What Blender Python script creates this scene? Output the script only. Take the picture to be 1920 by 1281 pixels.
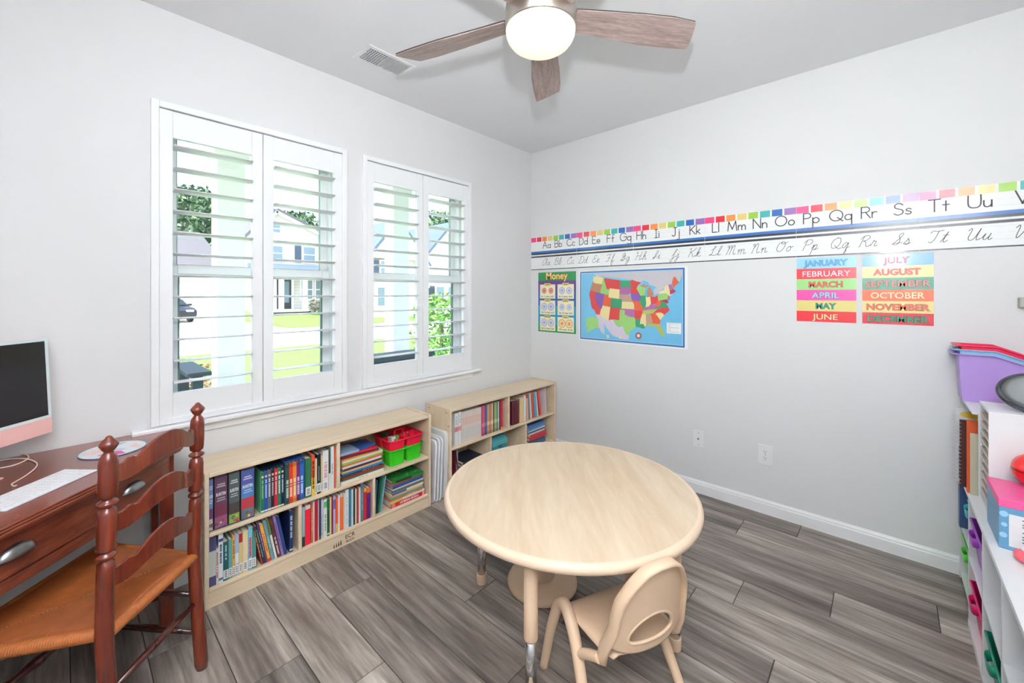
import bpy, bmesh, math, random
from mathutils import Vector, Matrix
random.seed(7)
R = math.radians
scn = bpy.context.scene
col = scn.collection
for o in list(bpy.data.objects):
    bpy.data.objects.remove(o)

# ------------------------------------------------------------------ camera, sky, sun, flash, exposure
F, HX, HY, CAMZ, CAMX, CAMY = 770., 960., 550.5, 1.403, 2.513, 0.
YAW = math.atan2(703, 770)
cam = bpy.data.cameras.new('camera')
cam.sensor_width = 36; cam.lens = 36 * F / 1920; cam.shift_y = -(640.5 - HY) / 1920
cam.clip_start = .02; cam.clip_end = 400
camo = bpy.data.objects.new('camera', cam); col.objects.link(camo)
camo.location = (CAMX, CAMY, CAMZ); camo.rotation_euler = (R(90), 0, YAW)
scn.camera = camo

world = bpy.data.worlds.new('world'); scn.world = world; world.use_nodes = True
wn = world.node_tree.nodes; wl = world.node_tree.links
sky = wn.new('ShaderNodeTexSky'); sky.sky_type = 'NISHITA'; sky.sun_disc = False
sky.sun_elevation = R(58); sky.sun_rotation = R(165); sky.air_density = 1.0; sky.dust_density = 3.0
wl.new(sky.outputs[0], wn['Background'].inputs[0]); wn['Background'].inputs[1].default_value = 0.95

def light(name, kind, loc, energy, color=(1, 1, 1), **kw):
    l = bpy.data.lights.new(name, kind); l.energy = energy; l.color = color
    for k, v in kw.items(): setattr(l, k, v)
    o = bpy.data.objects.new(name, l); col.objects.link(o); o.location = loc
    return o
def aim(o, t):
    o.rotation_euler = (Vector(t) - o.location).to_track_quat('-Z', 'Y').to_euler()
sun = light('sun', 'SUN', (5, 3, 20), 2.7, (1, .96, .9), angle=R(.6)); aim(sun, (5 - 2.5, 3 + 9, 20 - 13))
# photographer's flash just above the camera as a direct pop; two fill spots added
light('flash_direct', 'POINT', (2.56, .03, 1.76), 8.5, (.95, .975, 1), shadow_soft_size=.045)
fu = light('fill_up', 'SPOT', (2.55, .02, 1.80), 112, (.95, .975, 1), shadow_soft_size=.035, spot_size=R(150), spot_blend=1.0)  # added fill spot, brightens the ceiling and upper walls
aim(fu, (2.0, 1.25, 2.74))
fb = light('fill_bounce', 'SPOT', (2.52, -.05, 1.9), 560, (.95, .975, 1), shadow_soft_size=.06, spot_size=R(120), spot_blend=.7)  # added spot, its bounce off the ceiling gives soft ambient fill
aim(fb, (2.75, -.30, 2.74))
scn.view_settings.view_transform = 'Standard'; scn.view_settings.look = 'None'
scn.view_settings.gamma = 1; scn.view_settings.exposure = 0.06
scn.view_settings.use_curve_mapping = False

# ------------------------------------------------------------------ pixel helpers (frame 1920 x 1281)
FX, FY = -math.sin(YAW), math.cos(YAW); RX, RY = FY, -FX
def ray(px, py):
    u = (px - HX) / F; v = (HY - py) / F
    return FX + u * RX, FY + u * RY, v
def onX(px, py, c):
    d = ray(px, py); t = (c - CAMX) / d[0]; return c, CAMY + t * d[1], CAMZ + t * d[2]
def onY(px, py, c):
    d = ray(px, py); t = (c - CAMY) / d[1]; return CAMX + t * d[0], c, CAMZ + t * d[2]

# ------------------------------------------------------------------ materials
def lin(c):
    return tuple(((v / 255) / 12.92 if v / 255 <= .04045 else ((v / 255 + .055) / 1.055) ** 2.4) for v in c[:3])
MC = {}
def mat(name, rgb=(200, 200, 200), rough=.5, metal=0., noise=.04, scale=30., bump=0., bscale=200., coat=0., trans=0., emit=None, es=1., spec=.5):
    """plain procedural material: a base colour with a little noise and optional fine relief"""
    if name in MC: return MC[name]
    m = bpy.data.materials.new(name); m.use_nodes = True
    n = m.node_tree.nodes; l = m.node_tree.links; b = n['Principled BSDF']
    b.inputs['Roughness'].default_value = rough; b.inputs['Metallic'].default_value = metal
    b.inputs['Coat Weight'].default_value = coat; b.inputs['Coat Roughness'].default_value = .08
    b.inputs['Transmission Weight'].default_value = trans
    b.inputs['Specular IOR Level'].default_value = spec
    c = lin(rgb); tc = n.new('ShaderNodeTexCoord')
    b.inputs['Base Color'].default_value = (*c, 1)
    if noise > 0:
        t = n.new('ShaderNodeTexNoise'); t.inputs['Scale'].default_value = scale; t.inputs['Detail'].default_value = 4
        l.new(tc.outputs['Object'], t.inputs['Vector'])
        mx = n.new('ShaderNodeMix'); mx.data_type = 'RGBA'
        mx.inputs[6].default_value = (*[v * (1 - noise) for v in c], 1); mx.inputs[7].default_value = (*[min(1, v * (1 + noise)) for v in c], 1)
        l.new(t.outputs[0], mx.inputs[0]); l.new(mx.outputs[2], b.inputs['Base Color'])
    if bump > 0:
        t2 = n.new('ShaderNodeTexNoise'); t2.inputs['Scale'].default_value = bscale; t2.inputs['Detail'].default_value = 3
        l.new(tc.outputs['Object'], t2.inputs['Vector'])
        bp = n.new('ShaderNodeBump'); bp.inputs['Strength'].default_value = bump; bp.inputs['Distance'].default_value = .002
        l.new(t2.outputs[0], bp.inputs['Height']); l.new(bp.outputs[0], b.inputs['Normal'])
    if emit:
        b.inputs['Emission Color'].default_value = (*lin(emit), 1); b.inputs['Emission Strength'].default_value = es
    MC[name] = m
    return m
def ramp(n, stops):
    r = n.new('ShaderNodeValToRGB')
    while len(r.color_ramp.elements) < len(stops): r.color_ramp.elements.new(.5)
    for e, (p, c) in zip(r.color_ramp.elements, stops): e.position = p; e.color = (*lin(c), 1)
    return r
def wood(name, stops, stretch=(1, 14, 14), scale=3., rough=.4, bump=.05, coat=0., rand=0., distort=.6, fine=.25):
    """grain stretched along one axis; rand varies the brightness from piece to piece"""
    if name in MC: return MC[name]
    m = bpy.data.materials.new(name); m.use_nodes = True
    n = m.node_tree.nodes; l = m.node_tree.links; b = n['Principled BSDF']
    b.inputs['Roughness'].default_value = rough; b.inputs['Coat Weight'].default_value = coat; b.inputs['Coat Roughness'].default_value = .12
    tc = n.new('ShaderNodeTexCoord'); mp = n.new('ShaderNodeMapping'); mp.inputs['Scale'].default_value = stretch
    oi = n.new('ShaderNodeObjectInfo'); ad = n.new('ShaderNodeVectorMath'); ad.operation = 'ADD'
    ml = n.new('ShaderNodeMath'); ml.operation = 'MULTIPLY'; ml.inputs[1].default_value = 37.0 if rand else 0
    l.new(oi.outputs['Random'], ml.inputs[0]); l.new(tc.outputs['Object'], mp.inputs['Vector'])
    l.new(mp.outputs[0], ad.inputs[0]); l.new(ml.outputs[0], ad.inputs[1])
    t = n.new('ShaderNodeTexNoise'); t.inputs['Scale'].default_value = scale; t.inputs['Detail'].default_value = 7
    t.inputs['Roughness'].default_value = .62; t.inputs['Distortion'].default_value = distort
    l.new(ad.outputs[0], t.inputs['Vector'])
    r = ramp(n, stops); l.new(t.outputs[0], r.inputs[0])
    t3 = n.new('ShaderNodeTexNoise'); t3.inputs['Scale'].default_value = scale * 6; t3.inputs['Detail'].default_value = 4
    l.new(ad.outputs[0], t3.inputs['Vector'])
    mr = n.new('ShaderNodeMapRange'); mr.inputs[1].default_value = .3; mr.inputs[2].default_value = .7
    mr.inputs[3].default_value = 1 - fine; mr.inputs[4].default_value = 1 + fine * .6
    l.new(t3.outputs[0], mr.inputs[0])
    fin = mr.outputs[0]
    if rand:
        m2 = n.new('ShaderNodeMapRange'); m2.inputs[3].default_value = 1 - rand; m2.inputs[4].default_value = 1 + rand
        wnn = n.new('ShaderNodeTexWhiteNoise'); wnn.noise_dimensions = '1D'; l.new(oi.outputs['Random'], wnn.inputs['W'])
        l.new(wnn.outputs[0], m2.inputs[0])
        mm = n.new('ShaderNodeMath'); mm.operation = 'MULTIPLY'; l.new(fin, mm.inputs[0]); l.new(m2.outputs[0], mm.inputs[1]); fin = mm.outputs[0]
    mx = n.new('ShaderNodeMix'); mx.data_type = 'RGBA'; mx.blend_type = 'MULTIPLY'; mx.inputs[0].default_value = 1
    l.new(r.outputs[0], mx.inputs[6]); l.new(fin, mx.inputs[7]); l.new(mx.outputs[2], b.inputs['Base Color'])
    if bump:
        bp = n.new('ShaderNodeBump'); bp.inputs['Strength'].default_value = bump; bp.inputs['Distance'].default_value = .002
        l.new(t3.outputs[0], bp.inputs['Height']); l.new(bp.outputs[0], b.inputs['Normal'])
    MC[name] = m
    return m
def rgbm(rgb, rough=.45, pre='ink', coat=0.):
    k = '%s_%02x%02x%02x' % (pre, *[int(v) for v in rgb])
    return mat(k, rgb, rough, noise=.05, scale=60, coat=coat)

M_WALL = mat('wall_paint', (228, 228, 228), .6, noise=.012, scale=3, bump=.05, bscale=350)
M_CEIL = mat('ceiling_paint', (241, 242, 244), .85, noise=.01, scale=3, bump=.05, bscale=300)
M_TRIM = mat('white_trim_paint', (250, 250, 251), .35, noise=.01)
M_SHUT = mat('shutter_white', (247, 248, 249), .38, noise=.008)
M_VINYL = mat('window_vinyl', (236, 240, 240), .4, noise=.01)
M_GASKET = mat('green_gasket', (150, 172, 162), .5)
M_GASKETD = mat('dark_green_gasket', (98, 124, 114), .5)
M_PLANK = wood('vinyl_plank', [(.28, (76, 67, 61)), (.44, (120, 109, 101)), (.56, (149, 138, 129)), (.72, (186, 176, 167))], stretch=(.5, 6.5, 6.5), scale=1.9, rough=.42, bump=.08, rand=.24, distort=.22, fine=.34)
M_JOINT = mat('plank_joint', (52, 50, 48), .8)
M_BIRCH = wood('birch_laminate', [(.3, (222, 200, 168)), (.55, (230, 209, 179)), (.75, (236, 217, 190))], stretch=(10, 1, 10), scale=2, rough=.38, bump=.02, fine=.05)
M_EDGE = mat('birch_edge', (226, 198, 158), .4, noise=.04)
M_MAPLE = wood('maple_tabletop', [(.3, (205, 178, 147)), (.5, (214, 191, 162)), (.7, (222, 202, 176))], stretch=(7, .9, 7), scale=1.5, rough=.34, bump=.01, fine=.05, distort=.7)
M_TAN = mat('tan_plastic', (224, 194, 163), .4, noise=.02, bump=.05, bscale=700)
M_TANRIM = mat('tan_table_rim', (233, 207, 180), .33, noise=.02)
M_CHROME = mat('chrome', (225, 226, 228), .12, 1.0, noise=0)
M_NICKEL = mat('satin_nickel', (196, 188, 178), .3, 1.0, noise=.03)
M_PEWTER = mat('pewter', (150, 152, 152), .32, 1.0, noise=.06, scale=80)
M_CHERRY = wood('cherry_wood', [(.3, (78, 26, 16)), (.55, (112, 42, 24)), (.78, (140, 58, 32))], stretch=(10, 10, 1.2), scale=2.2, rough=.24, bump=.02, coat=.35, fine=.15)
M_CHERRYD = wood('cherry_desk', [(.3, (88, 38, 24)), (.55, (124, 58, 38)), (.78, (150, 76, 50))], stretch=(1.5, 1.5, 9), scale=2.4, rough=.27, bump=.02, coat=.35, fine=.15)
M_DARKCH = wood('dark_mahogany', [(.3, (50, 20, 16)), (.6, (78, 32, 24)), (.8, (98, 44, 32))], stretch=(10, 10, 1.2), scale=2.2, rough=.25, bump=.02, coat=.35, fine=.12)
M_BLADE = wood('fan_blade_wood', [(.3, (142, 122, 116)), (.52, (176, 156, 149)), (.75, (200, 183, 176))], stretch=(1.2, 14, 14), scale=3.5, rough=.45, bump=.03, fine=.25)
M_BLADEDARK = mat('blade_dark_edge', (58, 50, 50), .45)
M_WHITE = mat('white_plastic', (240, 240, 240), .35, noise=.01)
M_LAM = mat('white_laminate', (236, 237, 238), .35, noise=.01)
M_PAPER = mat('paper_pages', (232, 224, 206), .8, noise=.06, scale=300)
M_BLACK = mat('black_plastic', (28, 28, 30), .4)
M_PINK = mat('pink_aluminium', (238, 196, 190), .35, noise=.01)
M_SCREEN = mat('dark_screen', (14, 8, 16), .12, noise=0, spec=.6)
M_INK = mat('black_ink', (40, 44, 52), .4, noise=0)
M_CARD = mat('laminated_card', (246, 247, 246), .5, noise=0, coat=.6)

# ------------------------------------------------------------------ mesh builder
class MB:
    def __init__(s): s.v = []; s.f = []; s.mi = []; s.sm = []
    def add(s, vs, fs, mi=0, smooth=False, M=None):
        o = len(s.v)
        s.v += [tuple(M @ Vector(p)) if M is not None else tuple(p) for p in vs]
        s.f += [tuple(i + o for i in f) for f in fs]; s.mi += [mi] * len(fs); s.sm += [smooth] * len(fs)
        return s
    def box(s, a, b, mi=0, M=None):
        x0, y0, z0 = [min(p, q) for p, q in zip(a, b)]; x1, y1, z1 = [max(p, q) for p, q in zip(a, b)]
        v = [(x0, y0, z0), (x1, y0, z0), (x1, y1, z0), (x0, y1, z0), (x0, y0, z1), (x1, y0, z1), (x1, y1, z1), (x0, y1, z1)]
        return s.add(v, [(3, 2, 1, 0), (4, 5, 6, 7), (0, 1, 5, 4), (1, 2, 6, 5), (2, 3, 7, 6), (3, 0, 4, 7)], mi, False, M)
    def prism(s, poly, z0, z1, axis='z', mi=0, M=None, smooth=False):
        n = len(poly)
        def p(a, b, c): return {'z': (a, b, c), 'x': (c, a, b), 'y': (b, c, a)}[axis]
        v = [p(a, b, z0) for a, b in poly] + [p(a, b, z1) for a, b in poly]
        s.add(v, [tuple(range(n - 1, -1, -1)), tuple(range(n, 2 * n))], mi, False, M)
        o = len(s.v) - 2 * n
        fs = [(o + i, o + (i + 1) % n, o + n + (i + 1) % n, o + n + i) for i in range(n)]
        s.f += fs; s.mi += [mi] * n; s.sm += [smooth] * n
        return s
    def lathe(s, prof, seg=20, c=(0, 0, 0), mi=0, M=None, smooth=True, cap=True):
        v = []; f = []
        for r, z in prof:
            for k in range(seg):
                a = 2 * math.pi * k / seg; v.append((c[0] + r * math.cos(a), c[1] + r * math.sin(a), c[2] + z))
        for i in range(len(prof) - 1):
            for k in range(seg):
                k2 = (k + 1) % seg
                f.append((i * seg + k, i * seg + k2, (i + 1) * seg + k2, (i + 1) * seg + k))
        s.add(v, f, mi, smooth, M)
        if cap:
            o = len(s.v) - len(v)
            s.f += [tuple(o + k for k in range(seg - 1, -1, -1)), tuple(o + (len(prof) - 1) * seg + k for k in range(seg))]
            s.mi += [mi, mi]; s.sm += [False, False]
        return s
    def tube(s, pts, r, seg=10, mi=0, flat=1.0, M=None, closed=False):
        """tube along points; r a number or list; flat squashes the section sideways"""
        pts = [Vector(p) for p in pts]; n = len(pts)
        rs = r if isinstance(r, (list, tuple)) else [r] * n
        v = []; f = []; up = None
        for i, p in enumerate(pts):
            if closed: t = (pts[(i + 1) % n] - pts[i - 1])
            else: t = (pts[min(i + 1, n - 1)] - pts[max(i - 1, 0)])
            t.normalize()
            if up is None:
                up = Vector((0, 0, 1)) if abs(t.z) < .9 else Vector((0, 1, 0))
            a = t.cross(up); a.normalize(); b = a.cross(t); b.normalize(); up = b
            for k in range(seg):
                q = 2 * math.pi * k / seg
                v.append(p + a * (math.cos(q) * rs[i] * flat) + b * (math.sin(q) * rs[i]))
        m = n if closed else n - 1
        for i in range(m):
            j = (i + 1) % n
            for k in range(seg):
                k2 = (k + 1) % seg
                f.append((i * seg + k, i * seg + k2, j * seg + k2, j * seg + k))
        s.add(v, f, mi, True, M)
        if not closed:
            o = len(s.v) - len(v)
            s.f += [tuple(o + k for k in range(seg - 1, -1, -1)), tuple(o + (n - 1) * seg + k for k in range(seg))]
            s.mi += [mi, mi]; s.sm += [False, False]
        return s
    def mesh(s, name, mats):
        m = bpy.data.meshes.new(name); m.from_pydata(s.v, [], s.f)
        for x in (mats if isinstance(mats, (list, tuple)) else [mats]): m.materials.append(x)
        m.polygons.foreach_set('material_index', s.mi); m.polygons.foreach_set('use_smooth', s.sm)
        m.update(); bm = bmesh.new(); bm.from_mesh(m); bmesh.ops.recalc_face_normals(bm, faces=bm.faces); bm.to_mesh(m); bm.free()
        return m
    def obj(s, name, mats, parent=None, bevel=0, seg=2, sub=0):
        return mobj(name, s.mesh(name, mats), parent, bevel, seg, sub)
def mobj(name, me, parent=None, bevel=0, seg=2, sub=0):
    o = bpy.data.objects.new(name, me); col.objects.link(o)
    if parent: o.parent = parent
    if bevel:
        b = o.modifiers.new('bevel', 'BEVEL'); b.width = bevel; b.segments = seg; b.limit_method = 'ANGLE'; b.angle_limit = R(40)
    if sub:
        u = o.modifiers.new('sub', 'SUBSURF'); u.levels = sub; u.render_levels = sub
    return o
def thing(name, label, cat, loc=(0, 0, 0), rz=0, group=None):
    o = bpy.data.objects.new(name, None); col.objects.link(o); o.location = loc; o.rotation_euler = (0, 0, rz); o.empty_display_size = .05
    return tag(o, label, cat, group)
def tag(o, label, cat, group=None, kind=None):
    o['label'] = label; o['category'] = cat
    if group: o['group'] = group
    if kind: o['kind'] = kind
    return o
def struct(o, label=None):
    o['kind'] = 'structure'
    if label: o['label'] = label
    return o
def boxo(name, a, b, m, parent=None, bevel=0): return MB().box(a, b).obj(name, m, parent, bevel)
def arcpts(cx, cy, r, a0, a1, n, ry=None):
    ry = r if ry is None else ry
    return [(cx + r * math.cos(R(a0 + (a1 - a0) * i / n)), cy + ry * math.sin(R(a0 + (a1 - a0) * i / n))) for i in range(n + 1)]
def smooth_path(pts, n=6):
    P = [Vector(p) for p in pts]; out = []
    for i in range(len(P) - 1):
        p0 = P[max(i - 1, 0)]; p1 = P[i]; p2 = P[i + 1]; p3 = P[min(i + 2, len(P) - 1)]
        for k in range(n):
            t = k / n
            out.append(.5 * ((2 * p1) + (p2 - p0) * t + (2 * p0 - 5 * p1 + 4 * p2 - p3) * t * t + (3 * p1 - p0 - 3 * p2 + p3) * t ** 3))
    out.append(P[-1]); return out
_tc = {}
def text_geo(txt, size, offset=0., space=1.0):
    """flat lettering as (verts, faces), centred on x, baseline z=0, built once per string"""
    k = (txt, size, offset, space)
    if k in _tc: return _tc[k]
    c = bpy.data.curves.new('t', 'FONT'); c.body = txt; c.size = size; c.offset = offset; c.space_character = space
    c.align_x = 'CENTER'; c.resolution_u = 3; c.fill_mode = 'FRONT' if hasattr(c, 'fill_mode') else c.fill_mode
    o = bpy.data.objects.new('t', c); me = bpy.data.meshes.new_from_object(o)
    g = ([tuple(v.co) for v in me.vertices], [tuple(p.vertices) for p in me.polygons])
    bpy.data.objects.remove(o); bpy.data.curves.remove(c); bpy.data.meshes.remove(me)
    _tc[k] = g; return g
def put_text(mb, txt, size, M, mi=0, offset=0., fitw=None, space=1.0):
    v, f = text_geo(txt, size, offset, space)
    if not v: return
    if fitw:
        w = max(p[0] for p in v) - min(p[0] for p in v); s = fitw / w
        v = [(p[0] * s, p[1], p[2]) for p in v]
    mb.add(v, f, mi, False, M)
# matrix that maps text (x right, y up) onto the far wall (x right, z up, facing -y)
def wallM(x, z, d): return Matrix(((1, 0, 0, x), (0, 0, -1, YW - d), (0, 1, 0, z), (0, 0, 0, 1)))

# ------------------------------------------------------------------ room
YW, YB, XW, CH = 3.025, -.72, 3.22, 2.74
W1, W2 = (.300, 1.176), (1.333, 2.217); WZ0, WZ1 = .795, 2.272; WT = .16
floor = struct(boxo('floor', (0, YB, -.06), (XW, YW, -.0025), M_JOINT))
ceiling = struct(boxo('ceiling', (-WT, YB - .1, CH), (XW + .1, YW + .1, CH + .1), M_CEIL))
wb = MB()
wb.box((-WT, YB - .1, 0 - .06), (0, YW + .1, WZ0)); wb.box((-WT, YB - .1, WZ1), (0, YW + .1, CH))
wb.box((-WT, YB - .1, WZ0), (0, W1[0], WZ1)); wb.box((-WT, W1[1], WZ0), (0, W2[0], WZ1)); wb.box((-WT, W2[1], WZ0), (0, YW + .1, WZ1))
struct(wb.obj('wall_left', M_WALL))
struct(boxo('wall_far', (0, YW, -.06), (XW + .1, YW + .1, CH), M_WALL))
struct(boxo('wall_right', (XW, YB - .1, -.06), (XW + .1, YW, CH), M_WALL))
struct(boxo('wall_back', (0, YB - .1, -.06), (XW, YB, CH), M_WALL))
# baseboards with a stepped moulding profile
prof = [(0, 0), (.013, 0), (.013, .062), (.010, .068), (.010, .076), (.006, .083), (.004, .088), (0, .088)]
b = MB().prism([(YW - a, z) for a, z in prof], 0, XW, 'x'); struct(b.obj('baseboard_far', M_TRIM))
b = MB().prism([(z, a) for a, z in prof], YB, YW - .013, 'y'); struct(b.obj('baseboard_left', M_TRIM))
b = MB().prism([(z, XW - a) for a, z in prof], YB, YW - .013, 'y'); struct(b.obj('baseboard_right', M_TRIM))
b = MB().prism([(YB + a, z) for a, z in prof], .013, XW - .013, 'x'); struct(b.obj('baseboard_back', M_TRIM))

# floor planks: rows along x, each plank a piece with a fine recessed joint around it
PW, PL, G = .2023, 1.22, .0016
joints = {-1: .42, 0: .829, 1: 1.097, 2: .623, 3: 1.504, 4: 1.095, 5: .27, 6: 2.195, 7: .62, 8: 1.998, 9: 2.33, 10: 2.678, 11: 1.86, 12: 2.13, -2: 1.0, -3: .55, -4: 1.3, -5: .8, -6: .4}
for k in range(-6, 13):
    y0 = .425 + PW * k; y1 = y0 + PW
    y0 = max(y0, YB); y1 = min(y1, YW)
    if y1 - y0 < .01: continue
    j = joints[k]
    while j > 0: j -= PL
    xs = [max(j + PL * i, 0) for i in range(6)]
    xs = sorted(set(min(x, XW) for x in xs))
    for x0, x1 in zip(xs, xs[1:]):
        if x1 - x0 < .02: continue
        cx, cy = (x0 + x1) / 2, (y0 + y1) / 2; hx, hy = (x1 - x0) / 2 - G, (y1 - y0) / 2 - G; c = .0016
        v = [(-hx, -hy, -.0025), (hx, -hy, -.0025), (hx, hy, -.0025), (-hx, hy, -.0025), (-hx, -hy, -.0012), (hx, -hy, -.0012), (hx, hy, -.0012), (-hx, hy, -.0012),
             (-hx + c, -hy + c, 0), (hx - c, -hy + c, 0), (hx - c, hy - c, 0), (-hx + c, hy - c, 0)]
        fs = [(8, 9, 10, 11)] + [(i, (i + 1) % 4, 4 + (i + 1) % 4, 4 + i) for i in range(4)] + [(4 + i, 4 + (i + 1) % 4, 8 + (i + 1) % 4, 8 + i) for i in range(4)]
        o = MB().add(v, fs).obj('plank', M_PLANK, floor); o.location = (cx, cy, 0)

# ------------------------------------------------------------------ windows and plantation shutters
M_GLASS = bpy.data.materials.new('window_glass'); M_GLASS.use_nodes = True
gn = M_GLASS.node_tree.nodes; gl = M_GLASS.node_tree.links; gn.remove(gn['Principled BSDF'])
tr = gn.new('ShaderNodeBsdfTransparent'); tr.inputs[0].default_value = (.97, .985, .975, 1); gs = gn.new('ShaderNodeBsdfGlossy'); gs.inputs['Roughness'].default_value = .02
lw = gn.new('ShaderNodeLayerWeight'); pw = gn.new('ShaderNodeMath'); pw.operation = 'POWER'; pw.inputs[1].default_value = 5   # Schlick-like, same on both faces
gl.new(lw.outputs['Facing'], pw.inputs[0]); fr = gn.new('ShaderNodeMath'); fr.operation = 'MULTIPLY_ADD'; fr.inputs[1].default_value = .9; fr.inputs[2].default_value = .03
gl.new(pw.outputs[0], fr.inputs[0]); mxs = gn.new('ShaderNodeMixShader')
gl.new(fr.outputs[0], mxs.inputs[0]); gl.new(tr.outputs[0], mxs.inputs[1]); gl.new(gs.outputs[0], mxs.inputs[2]); gl.new(mxs.outputs[0], gn['Material Output'].inputs[0])

def ring(mb, y0, y1, z0, z1, w, xa, xb, wb_=None, wt=None):
    wb_ = w if wb_ is None else wb_; wt = w if wt is None else wt
    mb.box((xa, y0, z0), (xb, y0 + w, z1)); mb.box((xa, y1 - w, z0), (xb, y1, z1))
    mb.box((xa, y0 + w, z0), (xb, y1 - w, z0 + wb_)); mb.box((xa, y0 + w, z1 - wt), (xb, y1 - w, z1))
    return mb
def louver_mesh(L):
    n = 18; pr = [(.0445 * math.cos(2 * math.pi * i / n), .0056 * math.sin(2 * math.pi * i / n)) for i in range(n)]
    # prism 'y': (b, c, a) -> a is z, b is x
    return MB().prism([(z, x) for x, z in pr], -L / 2, L / 2, 'y', smooth=True).mesh('louver', M_SHUT)
LOUV = {}
LZ = [2.100 - .1019 * i for i in range(12)]
def shutter(y0, y1, hinge_left, label):
    t = thing('plantation_shutter', label, 'shutter', ((0, (y0 + y1) / 2, .80)), 0, 'white plantation shutters')
    w = (y1 - y0) / 2; H = 2.268 - .80; st = .05; x0, x1 = -.014, .014
    boxo('stile', (x0, -w, 0), (x1, -w + st, H), M_SHUT, t, .0025); boxo('stile', (x0, w - st, 0), (x1, w, H), M_SHUT, t, .0025)
    boxo('bottom_rail', (x0 + .002, -w + st, 0), (x1 - .002, w - st, .130), M_SHUT, t, .002)
    boxo('top_rail', (x0 + .002, -w + st, 2.142 - .80), (x1 - .002, w - st, H), M_SHUT, t, .002)
    L = round(2 * (w - st) - .004, 3)
    if L not in LOUV: LOUV[L] = louver_mesh(L)
    for z in LZ:
        o = mobj('louver', LOUV[L], t); o.location = (0, 0, z - .80); o.rotation_euler = (0, R(-3), 0)
    hy = -w - .004 if hinge_left else w + .004
    for z in (.16, .73, 1.30):
        MB().lathe([(.0045, 0), (.0045, .07)], 10, (.019, hy, z)).box((.0145, hy - .008, z), (.0165, hy + .008, z + .07)).obj('hinge', M_WHITE, t)
for i, (ya, yb) in enumerate((W1, W2)):
    w = bpy.data.objects.new('window_%d' % (i + 1), None); col.objects.link(w); struct(w, 'white double hung window behind shutters, ' + ('nearest the desk' if i == 0 else 'nearest the corner'))
    ring(MB(), ya - .026, yb + .026, WZ0 - .008, WZ1 + .030, .030, -.02, .024).obj('frame', M_SHUT, w, .003)
    ring(MB(), ya, yb, WZ0, WZ1, .045, -.15, -.055).obj('jamb', M_VINYL, w, .002)
    for nm, z0, z1, xa, xb in (('upper_sash', 1.50, WZ1 - .03, -.135, -.108), ('lower_sash', WZ0 + .03, 1.545, -.104, -.077)):
        s = ring(MB(), ya + .04, yb - .04, z0, z1, .045, xa, xb).obj(nm, M_VINYL, w, .002)
        boxo('pane', ((xa + xb) / 2 - .002, ya + .083, z0 + .043), ((xa + xb) / 2 + .002, yb - .083, z1 - .043), M_GLASS, s)
        ring(MB(), ya + .085, yb - .085, z0 + .045, z1 - .045, .004 if nm == 'upper_sash' else .008, xa + .004, xb - .004).obj('gasket', M_GASKET if nm == 'upper_sash' else M_GASKETD, s)
shutter(W1[0] + .004, .7335, True, 'left shutter of the window above the desk')
shutter(.7365, W1[1] - .004, False, 'right shutter of the window above the desk')
shutter(W2[0] + .004, 1.7735, True, 'left shutter of the window nearer the room corner')
shutter(1.7765, W2[1] - .004, False, 'right shutter of the window nearer the room corner')
sill = bpy.data.objects.new('trim_1', None); col.objects.link(sill); struct(sill, 'long white window stool and apron under both windows')
MB().prism([(.762, .0005), (.762, .045), (.767, .050), (.778, .050), (.785, .045), (.785, .0005)], .208, 2.325, 'y').obj('stool', M_TRIM, sill, .002)
MB().prism([(.718, .0005), (.722, .012), (.745, .016), (.762, .022), (.762, .0005)], .262, 2.262, 'y').obj('apron', M_TRIM, sill)

# ------------------------------------------------------------------ bookcases
BH, BD, BW, PT = .607, .28, 1.219, .018
SH_T, BT_T = .333, .085            # tops of the middle shelf and of the bottom board
def bookcase(label, x0, y0):
    t = thing('bookcase', label, 'bookcase', (x0, y0, 0), 0, 'low birch bookcases under the windows')
    for y in (0, BW - PT):
        sp = boxo('side_panel', (0, y, 0), (BD, y + PT, BH), M_BIRCH, t, .004)
        ys = y - .0008 if y == 0 else y + PT - .0012
        for (xx, zz) in ((.04, BH - .03), (BD - .04, BH - .03), (BD - .04, SH_T - .01), (.04, SH_T - .01), (BD - .04, BT_T - .01), (BD - .02, BH - .12)):
            MB().lathe([(.005, 0), (.004, .002)], 8, M=Matrix.Translation((xx, ys + (0 if y else .002), zz)) @ Matrix.Rotation(R(90 if y == 0 else -90), 4, 'X')).obj('screw', M_BLACK, sp)
    boxo('top_panel', (.002, PT, BH - .006 - PT), (BD - .002, BW - PT, BH - .006), M_BIRCH, t, .004)
    boxo('shelf', (.004, PT, SH_T - PT), (BD - .004, BW - PT, SH_T), M_BIRCH, t, .005)
    boxo('bottom_board', (.004, PT, BT_T - PT), (BD - .004, BW - PT, BT_T), M_BIRCH, t, .005)
    toe = boxo('toe_board', (BD - .024, PT, 0), (BD - .008, BW - PT, BT_T - PT), M_BIRCH, t)
    boxo('back_panel', (.001, PT, BT_T), (.006, BW - PT, BH - .024), M_BIRCH, t)
    boxo('divider', (.006, BW * .487, SH_T), (BD - .006, BW * .487 + PT, BH - .024), M_BIRCH, t, .003)
    for k in (.33, .668):
        boxo('divider', (.006, BW * k - PT / 2, BT_T), (BD - .006, BW * k + PT / 2, SH_T - PT), M_BIRCH, t, .003)
    return t, toe
BX1, BY1, BX2, BY2 = .0135, .422, .0215, 1.7925
bc1, toe1 = bookcase('low birch bookcase beside the desk, red and green caddies on its shelf', BX1, BY1)
bc2, toe2 = bookcase('low birch bookcase in the room corner, half hidden by the round table', BX2, BY2)
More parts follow.
